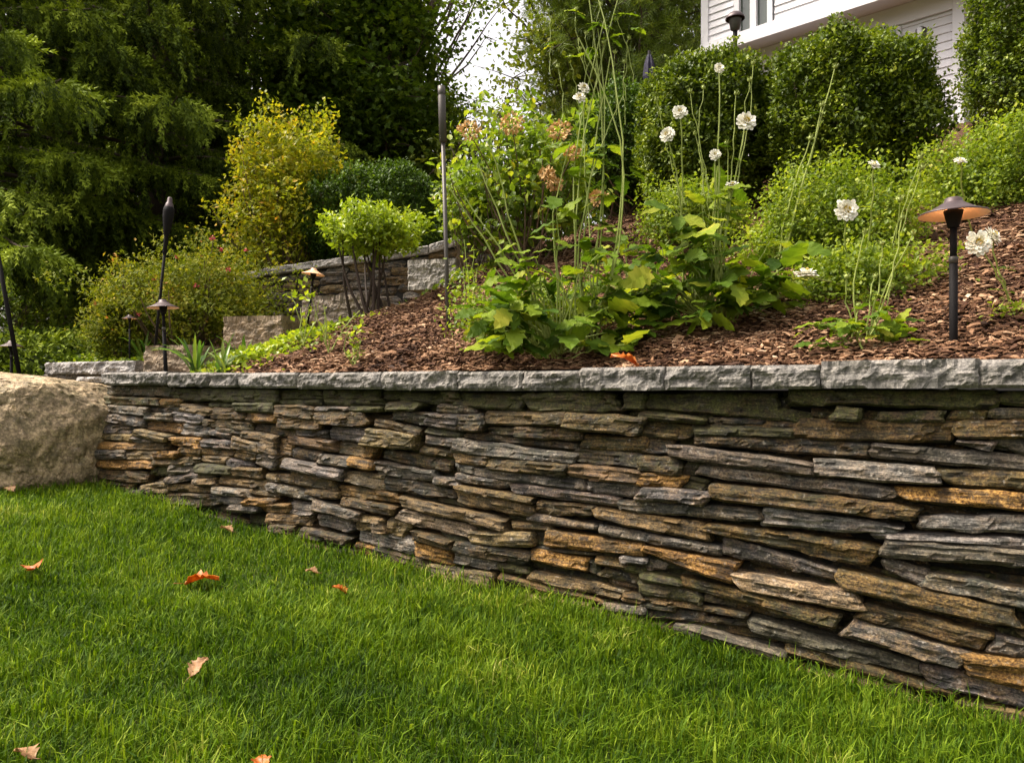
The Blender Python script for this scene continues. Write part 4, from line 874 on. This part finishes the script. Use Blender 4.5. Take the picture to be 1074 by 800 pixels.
# tall stalks
b2 = gp(618, 3.62); o = empty('tall_perennial', b2, 'very tall bundle of bare green stalks rising above the hydrangea, one white flower', 'plant'); off = b2
for px, py in ((614, -30), (607, 40), (622, -20), (634, 20), (598, 150), (664, -50), (640, 60), (654, 100), (612, 88), (627, 30)):
    stem_to(o, off, b2+[rng.normal()*0.03, rng.normal()*0.03, 0], at(px, py, 3.62+rng.normal()*0.05), (0.0052, 0.0026), 0.09, 'stalk')
for px, py in ((612, 93), (608, 103)): flower(o, off, at(px, py, 3.6), 0.065, (rng.normal()*0.3, -0.8, 0.5))
b = Buf(); P, D = [], []
for px, py, n in ((600, 150, 2), (640, 152, 3), (620, 165, 4), (650, 185, 4), (660, 175, 3), (600, 185, 3), (622, 230, 3), (640, 205, 4), (603, 12, 3), (628, 25, 4), (640, 40, 3), (655, 15, 3), (618, 50, 3), (668, 30, 3), (607, 60, 2), (586, 45, 2)):
    for k in range(n):
        a = rng.uniform(0, 6.28); P.append(at(px, py, 3.62)); D.append([math.cos(a), 0.5*math.sin(a), rng.uniform(-.3, .2)])
b.inst(T_BIG[0], T_BIG[1], P, np.array(D), np.repeat(np.array([[0, -0.3, 1.0]]), len(P), 0), np.where(np.array(P)[:, 2] > 2.4, 0.075, 0.14)*rng.uniform(0.7, 1.1, len(P)), None); b.build('leaves', M['dahlia'], o, off=off)
for px, py in ((608, 52), (625, 60), (633, 45), (598, 60), (645, 55), (655, 65), (615, 35), (647, 20), (660, 40), (585, 70), (604, 10), (630, 5), (575, 12)):
    p = at(px, py, 3.62); stem_to(o, off, p+[rng.normal()*0.05, 0, -0.3], p, (0.002, 0.0015), 0.01, 'bud_stalk'); bud(o, off, p, 0.009)
# leaning stem in front of the big boxwood
b3 = gp(815, 4.25); o = empty('tall_perennial', b3, 'pair of long leaning green stems with a small bud in front of the biggest boxwood', 'plant'); off = b3
for px, py in ((876, 70), (862, 110), (850, 145)):
    p = at(px, py, 4.2); stem_to(o, off, b3, p, (0.006, 0.003), 0.02, 'stem', 1 if py == 70 else 0, 0.07); bud(o, off, p, 0.013)
# small plant at the coping with seed heads
b4 = gp(913, 2.93)+[0, 0.05, 0]; o = empty('dahlia_plant', b4, 'small low leafy plant with thin seed stalks just behind the coping, near the bronze light', 'plant', 'broad leaved dahlia clumps'); off = b4
leafy(o, off, b4, 26, (0.22, 0.10), 0.20, 0.085, 'dahlia', per=4)
for px, py in ((907, 243), (925, 255), (888, 290), (935, 300), (946, 228), (900, 320), (958, 245), (918, 290)):
    p = at(px, py, 3.0); stem_to(o, off, b4, p, (0.004, 0.002), 0.02, 'seed_stalk', 1 if py > 280 else 0, 0.06); bud(o, off, p, 0.009)
# white dahlias in the mounds
b5 = gp(900, 3.7); o = empty('white_dahlia', b5, 'thin stemmed white dahlia with a large round flower in the big bright mound', 'plant', 'white dahlias'); off = b5
for px, py, s_, fc in ((887, 221, .118, (-0.1, -1, 0.1)), (916, 174, .065, (0.2, -0.6, 0.8)), (845, 289, .11, (0, -0.25, 1))):
    p = at(px, py, 3.55 if py < 280 else 3.15); stem_to(o, off, b5, p, (0.0045, 0.003), 0.03, 'flower_stem', 1, 0.07); flower(o, off, p, s_, fc)
for px, py in ((965, 165), (967, 176), (944, 209)):
    p = at(px, py, 3.6); stem_to(o, off, b5+[.1, 0, 0], p, (0.003, 0.002), 0.02, 'bud_stalk'); bud(o, off, p, 0.014)
b6 = gp(1060, 3.1); o = empty('white_dahlia', b6, 'white dahlia with two touching flowers just right of the bronze path light', 'plant', 'white dahlias'); off = b6
for px, py, s_, fc in ((1025, 256, .112, (-0.15, -1, 0.15)), (1040, 248, .085, (0.5, -0.6, 0.5))):
    p = at(px, py, 3.05); stem_to(o, off, b6, p, (0.0045, 0.003), 0.02, 'flower_stem', 1, 0.07); flower(o, off, p, s_, fc)
b7 = gp(1020, 4.1); o = empty('white_dahlia', b7, 'small white dahlia standing above the mound at the right edge', 'plant', 'white dahlias')
p = at(1007, 170, 3.9); stem_to(o, b7, b7, p, (0.0045, 0.003), 0.03, 'flower_stem', 1, 0.07); flower(o, b7, p, 0.065, (0.1, -0.6, 0.8))
# young saplings in the mulch
for px, Y, hpx, lb in ((492, 4.3, 120, 'thin dark stemmed sapling right of the steel torch pole'), (345, 4.6, 60, 'short leafless dark twig plant in the mulch in front of the azalea'), (372, 4.2, 45, 'tiny yellow green seedling in the mulch near the coping'), (318, 4.9, 70, 'thin twiggy seedling at the edge of the green ground cover')):
    b_ = gp(px, Y); o = empty('sapling', b_, lb, 'plant', 'saplings in the mulch'); h = hpx/F*Y
    for k in range(4): stem_to(o, b_, b_, b_+[rng.normal()*0.06, rng.normal()*0.05, h*rng.uniform(0.6, 1)], (0.005, 0.002), 0.02, 'stem')
    n = 46 if px != 345 else 8; b = Buf(); P = b_+np.column_stack([rng.normal(size=n)*h*0.13, rng.normal(size=n)*h*0.12, rng.uniform(0.2, 1.0, n)*h])
    b.inst(T_SM[0], T_SM[1], P, nrm(rdir(n)+[0, 0, .3]), nrm(rdir(n)*.5+[0, 0, 1]), 0.045*rng.uniform(0.6, 1.2, n), None, 1.3); b.build('leaves', M['azalea'], o, off=b_)
print('plants done')

# ---------------------------------------------------------------- lights and torches
def path_light(px, pyb, pyt, Y, wpx, label, lit, m_hat='bronze', tilt=0.0):
    g = at(px, pyb, Y); top = at(px, pyt, Y)[2]; h = top-g[2]; r = wpx/F*Y/2
    o = empty('path_light', (g[0], g[1], g[2]), label, 'garden light', 'path lights in the bed'); o.rotation_euler = (0, tilt, 0)
    b = Buf(); b.tube([(0, 0, -0.12), (0, 0, h*0.62)], 0.0135*r/0.11, 14); b.build('post', M['black'], o, True)
    k = r/0.11
    b = Buf(); b.lathe([(0.0135*k, h*0.60), (0.0145*k, h*0.60), (0.0145*k, h*0.635), (0.0125*k, h*0.64)], (0, 0, 0)); b.build('collar', M['steel'], o, True)
    b = Buf(); b.lathe([(0.001, h-0.105*k), (0.017*k, h-0.105*k), (0.018*k, h-0.10*k), (0.029*k, h-0.058*k), (0.030*k, h-0.045*k), (0.001, h-0.045*k)], (0, 0, 0)); b.build('socket', M['black'], o, True)
    b = Buf(); b.tube([(0, 0, h*0.6), (0, 0, h-0.10*k)], 0.011*k, 12); b.build('neck', M['black'], o, True)
    prof = [(0.0005, h), (0.018*k, h-0.001), (0.027*k, h-0.005*k), (0.030*k, h-0.017*k), (0.034*k, h-0.020*k), (0.047*k, h-0.028*k), (0.075*k, h-0.044*k), (0.108*k, h-0.056*k), (0.110*k, h-0.059*k), (0.109*k, h-0.0615*k)]
    b = Buf(); b.lathe(prof, (0, 0, 0), 48); hat = b.build('hat', M[m_hat], o, True)
    b = Buf(); b.lathe([(0.109*k, h-0.0615*k), (0.075*k, h-0.046*k), (0.045*k, h-0.030*k), (0.012*k, h-0.024*k), (0.0005, h-0.024*k)], (0, 0, 0), 48); b.build('hat_lining', M['copper'], hat, True)
    if lit:
        b = Buf(); b.lathe([(0.0005, h-0.026*k), (0.010*k, h-0.028*k), (0.012*k, h-0.036*k), (0.010*k, h-0.0448*k), (0.0005, h-0.0449*k)], (0, 0, 0), 16); b.build('bulb', M['bulb'], o, True)
    return o
path_light(1000, 380, 207, 2.88, 67, 'bronze mushroom path light on a black post, close behind the coping on the right', True)
path_light(174, 395, 314, 4.95, 32, 'path light with a pale wide hat standing close to the slim black torch', False, tilt=-0.04)
path_light(136, 372, 330, 6.1, 15, 'tiny path light half hidden in the shrubs, left of the slim black torch', True)
path_light(323, 335, 281, 6.1, 24, 'lit copper path light in front of the upper retaining wall', True, 'copper', 0.12)
path_light(12, 400, 357, 6.4, 24, 'dim path light at the far left edge, crossing the leaning black pole', False)
def torch(name, P0, P1, rp, mpole, label, kind):
    P0 = np.asarray(P0, float); P1 = np.asarray(P1, float); ax = P1-P0; Ln = np.linalg.norm(ax)
    o = empty(name, P0, label, 'torch'); o.rotation_euler = Vector(ax).to_track_quat('Z', 'Y').to_euler()
    if kind == 'tiki':
        hd = 0.27
        b = Buf(); b.tube([(0, 0, -0.1), (0, 0, Ln-hd*1.0)], (rp, rp), 12); b.build('pole', M[mpole], o, True)
        b = Buf(); b.lathe([(rp, Ln-hd*1.55), (rp*1.5, Ln-hd*1.5), (rp*1.4, Ln-hd*1.05)], (0, 0, 0)); b.build('sleeve', M[mpole], o, True)
        b = Buf(); b.lathe([(0.012, Ln-hd*1.08), (0.020, Ln-hd), (0.037, Ln-hd*0.55), (0.040, Ln-hd*0.40), (0.036, Ln-hd*0.28), (0.030, Ln-hd*0.26)], (0, 0, 0), 20); c = b.build('canister', M[mpole], o, True)
        b = Buf(); b.lathe([(0.032, Ln-hd*0.26), (0.024, Ln-hd*0.16), (0.018, Ln-hd*0.14), (0.017, Ln-hd*0.03), (0.010, Ln), (0.001, Ln)], (0, 0, 0), 20); b.build('snuffer_cap', M['bronze'], c, True)
    else:
        hd = 0.335
        b = Buf(); b.tube([(0, 0, -0.1), (0, 0, Ln-hd)], (rp, rp), 12); b.build('pole', M[mpole], o, True)
        b = Buf(); b.lathe([(rp, Ln-hd-0.004), (0.023, Ln-hd), (0.023, Ln-hd*0.18), (0.021, Ln-hd*0.17), (0.021, Ln-hd*0.15), (0.023, Ln-hd*0.14), (0.023, Ln), (0.001, Ln+0.001)], (0, 0, 0), 24); b.build('canister', M[mpole], o, True)
    return o
torch('garden_torch', at(162, 372, 5.5), at(178.5, 207, 5.5), 0.010, 'black', 'slim black torch with a tapered canister, leaning slightly, left of the shrubs', 'tiki')
torch('garden_torch', at(471, 372, 4.6), at(463, 91, 4.6), 0.0125, 'steel', 'tall brushed steel torch with a straight cylinder head in the middle of the bed', 'cyl')
torch('garden_torch', at(22, 402, 5.9), at(-16, 190, 5.9), 0.016, 'black', 'leaning black torch pole cut by the left edge above the boulder', 'tiki')
# closed parasol by the house
p0 = at(681, 190, 9.5); o = empty('closed_parasol', p0, 'closed dark navy parasol behind the boxwoods, left of the house', 'parasol')
b = Buf(); b.tube([(0, 0, 0), (0, 0, 1.62)], 0.02, 10); b.build('pole', M['black'], o, True)
b = Buf(); prof = [(0.03, 1.08), (0.085, 1.09), (0.09, 1.15), (0.05, 1.2), (0.07, 1.30), (0.055, 1.45), (0.03, 1.55), (0.005, 1.6)]; b.lathe(prof, (0, 0, 0), 16)
V = b.V[0]; a_ = np.arctan2(V[:, 1], V[:, 0]); b.V[0] = V*np.stack([1+0.2*np.cos(a_*6), 1+0.2*np.cos(a_*6), np.ones(len(V))], 1); b.build('canopy', M['fabric'], o)
# ---------------------------------------------------------------- house
HB = np.array([5.66, 10.0]); he = nrm(np.array([-1.1, 1.0])); hn = np.array([-he[1], -he[0]])*-1   # he runs away to the left; hn points into the house
hn = np.array([he[1], -he[0]])
if hn[1] < 0: hn = -hn
ho_ = np.array([HB[0], HB[1], 3.4])
house = empty('white_house', ho_, 'white clapboard house at the top right, above the boxwoods', 'house')
def hp(u, w, z): q = HB+he*u+hn*w; return np.array([q[0], q[1], z])
ub_ = 6.41; UL = 3.48
def clap(name, ua, ub, z0, z1, w, step=0.135, holes=()):
    """clapboards: each course tilts out at its lower edge; openings are left out"""
    b = Buf(); z = z0
    while z < z1-1e-3:
        z2 = min(z+step, z1); cuts = [(ua, ub)]
        for (h0, h1, hz0, hz1) in holes:
            if z2 > hz0+0.01 and z < hz1-0.01:
                cuts = [c for s_, e in cuts for c in ((s_, min(e, h0)), (max(s_, h1), e)) if c[1]-c[0] > 1e-3]
        for s_, e in cuts:
            P = [hp(s_, w-0.018, z), hp(e, w-0.018, z), hp(e, w, z2), hp(s_, w, z2), hp(s_, w+0.01, z), hp(e, w+0.01, z)]
            b.add(P, [[[0, 3, 2, 1], [0, 1, 5, 4]]])
        z = z2
    return b.build(name, M['white'], house, off=ho_)
def hbox(name, ua, ub, wa, wb, za, zb, m, parent=None):
    b = Buf(); P = [hp(u, w, z) for u in (ua, ub) for w in (wa, wb) for z in (za, zb)]
    b.add(P, [[[0, 1, 3, 2], [4, 6, 7, 5], [0, 4, 5, 1], [2, 3, 7, 6], [0, 2, 6, 4], [1, 5, 7, 3]]]); return b.build(name, M[m], parent or house, off=ho_)
# window opening in the upper wall: solve wall coordinates from the picture position
def uw(px, py):
    dx = (px-CX)/F; A = np.array([dx, 1.0]); Y = (hn@HB)/(hn@A); q = A*Y; return (q-HB)@he, EYE+(HY-py)/F*Y
uL, zB = uw(771, 41); uR, zB2 = uw(811, 24); wz = (zB+zB2)/2
clap('upper_siding', -4.0, UL, ub_+0.14, 9.3, 0.0, 0.115, [(uR-0.02, uL+0.02, wz, wz+1.4)])
hbox('upper_wall', -4.0, UL, 0.13, 0.22, ub_, 9.3, 'white')
hbox('side_wall', UL-0.12, UL, 0.22, 6.0, ub_, 9.3, 'white')
hbox('skirt_board', -4.0, UL+0.02, -0.05, 0.10, ub_, ub_+0.14, 'white'); hbox('gutter', -4.0, UL+0.30, -0.13, -0.053, ub_-0.10, ub_+0.02, 'white'); hbox('soffit', -4.0, UL, -0.04, 0.5, ub_-0.03, ub_-0.004, 'white')
hbox('corner_board', UL-0.11, UL+0.012, -0.035, 0.0, ub_+0.142, 9.3, 'white')
wn = hbox('window', uR, uL, -0.04, 0.02, wz-0.07, wz, 'white'); hbox('frame', uL-0.08, uL, -0.04, 0.05, wz+0.002, wz+1.4, 'white', wn); hbox('frame', uR, uR+0.08, -0.04, 0.05, wz+0.002, wz+1.4, 'white', wn)
um = (uL+uR)/2; hbox('mullion', um-0.05, um+0.05, -0.035, 0.05, wz+0.002, wz+1.4, 'white', wn); hbox('pane', uR+0.082, um-0.052, 0.03, 0.045, wz+0.002, wz+1.4, 'glass', wn); hbox('pane', um+0.052, uL-0.082, 0.03, 0.045, wz+0.002, wz+1.4, 'glass', wn)
hbox('muntin', uR+0.26, uR+0.275, 0.01, 0.028, wz+0.004, wz+1.4, 'white', wn)
# lower storey set back under the overhang
clap('lower_siding', -0.02, UL-0.1, 3.3, ub_-0.035, 0.42, 0.115)
hbox('lower_wall', -0.0, UL-0.1, 0.55, 0.7, 3.2, ub_-0.035, 'white')
hbox('corner_post', -0.16, -0.022, 0.36, 0.55, 3.2, ub_-0.035, 'white'); hbox('frieze_board', -0.02, UL-0.1, 0.36, 0.40, ub_-0.30, ub_-0.035, 'white')
lw = hbox('small_window', 0.62, 1.15, 0.37, 0.40, 5.55, 6.09, 'white'); hbox('pane', 0.68, 1.09, 0.355, 0.368, 5.60, 6.05, 'glass', lw)
b = Buf(); c = hp(0.36, 0.36, 5.85); b.tube([c-[0, 0, 0.13], c-[0, 0, 0.10], c+[0, 0, 0.10], c+[0, 0, 0.13]], (0.03, 0.07, 0.07, 0.03), 14); sc_ = b.build('wall_lamp', M['steel'], house, True, off=ho_)
b = Buf(); c2 = c-hn[0]*np.array([0.0, 0, 0]); q_ = hp(0.36, 0.285, 5.85); b.tube([q_-[0, 0, 0.09], q_+[0, 0, 0.09]], (0.035, 0.035), 12); b.build('shade', M['white'], sc_, True, off=ho_)
# roof and body beyond
hbox('body', -4.0, UL-0.13, 0.72, 6.0, 3.0, ub_-0.04, 'white')
b = Buf(); P = [hp(-4.4, -0.4, 9.25), hp(UL+0.4, -0.4, 9.25), hp(UL+0.4, 3.0, 11.3), hp(-4.4, 3.0, 11.3), hp(UL+0.4, 6.4, 9.25), hp(-4.4, 6.4, 9.25)]
P2 = [p+np.array([0, 0, 0.14]) for p in P]
b.add(P+P2, [[[0, 3, 2, 1], [3, 5, 4, 2], [6, 7, 8, 9], [9, 8, 10, 11], [0, 1, 7, 6], [5, 11, 10, 4]]]); b.build('roof', M['roof'], house, off=ho_)
# post lamp by the house
pl = at(771, 140, 7.6); zt = at(771, 13, 7.6)[2]; g_ = float(H(pl[0], pl[1])); o = empty('post_lamp', (pl[0], pl[1], g_), 'grey lamp with a domed cap rising above the boxwood, in front of the house window', 'garden light'); hh = zt-g_
b = Buf(); b.tube([(0, 0, -0.1), (0, 0, hh-0.17)], 0.022, 10); b.build('post', M['black'], o, True)
b = Buf(); b.lathe([(0.022, hh-0.19), (0.045, hh-0.17), (0.062, hh-0.08), (0.064, hh-0.07), (0.001, hh-0.068)], (0, 0, 0), 20); b.build('lamp_glass', M['steel'], o, True)
b = Buf(); b.lathe([(0.095, hh-0.07), (0.094, hh-0.055), (0.06, hh-0.015), (0.015, hh-0.004), (0.001, hh)], (0, 0, 0), 24); b.build('hat', M['bronze'], o, True)

# ---------------------------------------------------------------- fallen leaves
def fallen(px, py, size, m, label, seed, curl=0.25, rot=0.0, tilt=0.2):
    # land on the lawn along the sight line
    lo, hi = 1.2, 7.0
    for _ in range(40):
        Y = (lo+hi)/2; p = at(px, py, Y)
        if p[2] > lawn_z(p[0], p[1])+0.05: lo = Y
        else: hi = Y
    n, k = 12, 5; V = []
    r_ = random.Random(seed)
    for i in range(n+1):
        t = i/n; w = 0.42*math.sin(math.pi*min(1, t*0.95+0.03))**0.8*(1.2-0.5*t)*(1+0.28*math.sin(i*2.6+seed))
        for j in range(-k, k+1):
            s = j/k; V.append((s*w, t-0.5, curl*(s*w)**2*3.0+0.06*math.sin(t*9+s*4+seed)+0.12*math.sin(t*3.1)))
    V = np.array(V)*size; m2 = 2*k+1; i = np.arange(n)[:, None]*m2; j = np.arange(m2-1)[None]
    q = np.stack([i+j, i+j+1, i+m2+j+1, i+m2+j], -1).reshape(-1, 4)
    V2 = np.concatenate([V, V-[0, 0, 0.0012]]); q2 = np.concatenate([q, q[:, ::-1]+len(V)])
    st = Buf(); st.add(V2, [q2], np.tile(np.array([r_.random() for _ in range(len(V))]), 2)*0.5+0.25); st.tube([(0, -size*0.48, 0), (0.01*size, -size*0.66, 0.03*size), (0.06*size, -size*0.82, 0.06*size)], 0.0013, 5, 0.1)
    o = st.build('fallen_leaf', M[m], None, True); o.location = p; o.rotation_euler = (tilt, 0.25*r_.uniform(-1, 1), rot); tag(o, label, 'leaf', 'leaves fallen on the lawn'); return o
fallen(35, 596, 0.085, 'orange', 'small curled orange leaf at the left side of the lawn', 1, rot=0.8, tilt=-0.3)
fallen(212, 609, 0.13, 'orange', 'largest orange leaf on the lawn, pointed and curled up', 2, rot=-1.35, tilt=0.1)
fallen(356, 618, 0.065, 'orange', 'small rounded orange leaf on the lawn nearest to the stone wall', 3, rot=1.4, tilt=0.35)
fallen(209, 699, 0.068, 'tanleaf', 'pale tan and yellow leaf standing in the grass below the largest orange one', 4, rot=-0.7, tilt=0.7)
fallen(237, 555, 0.075, 'tanleaf', 'narrow tan leaf at the foot of the wall on the left', 5, rot=1.2)
fallen(327, 599, 0.055, 'tanleaf', 'dull greyish leaf between the wall and the small rounded orange leaf', 6, rot=1.5)
fallen(25, 790, 0.06, 'tanleaf', 'brown leaf near the bottom left corner of the lawn', 7, rot=1.3)
fallen(274, 799, 0.05, 'orange', 'tip of a brown leaf at the bottom edge of the lawn', 8, rot=0.4)
fallen(10, 513, 0.07, 'tanleaf', 'brown leaf lying against the foot of the boulder', 9, rot=1.0)
def fallen_bed(px, Y, size, m, label, seed, rot):
    o = fallen(500, 600, size, m, label, seed, rot=rot, tilt=0.35); g = gp(px, Y); o.location = g+[0, 0, 0.03]; o['group'] = 'leaves fallen on the mulch'; return o
fallen_bed(655, 3.1, 0.12, 'orange', 'long reddish leaf on the mulch below the two broad leaved clumps', 21, 1.5)
fallen_bed(629, 3.05, 0.085, 'tanleaf', 'pale peach leaf on the mulch close to the coping', 22, 1.2)
fallen_bed(946, 3.75, 0.11, 'orange', 'reddish brown leaf on the mulch left of the bronze path light', 23, 0.9)
print('all done', len(bpy.data.objects))
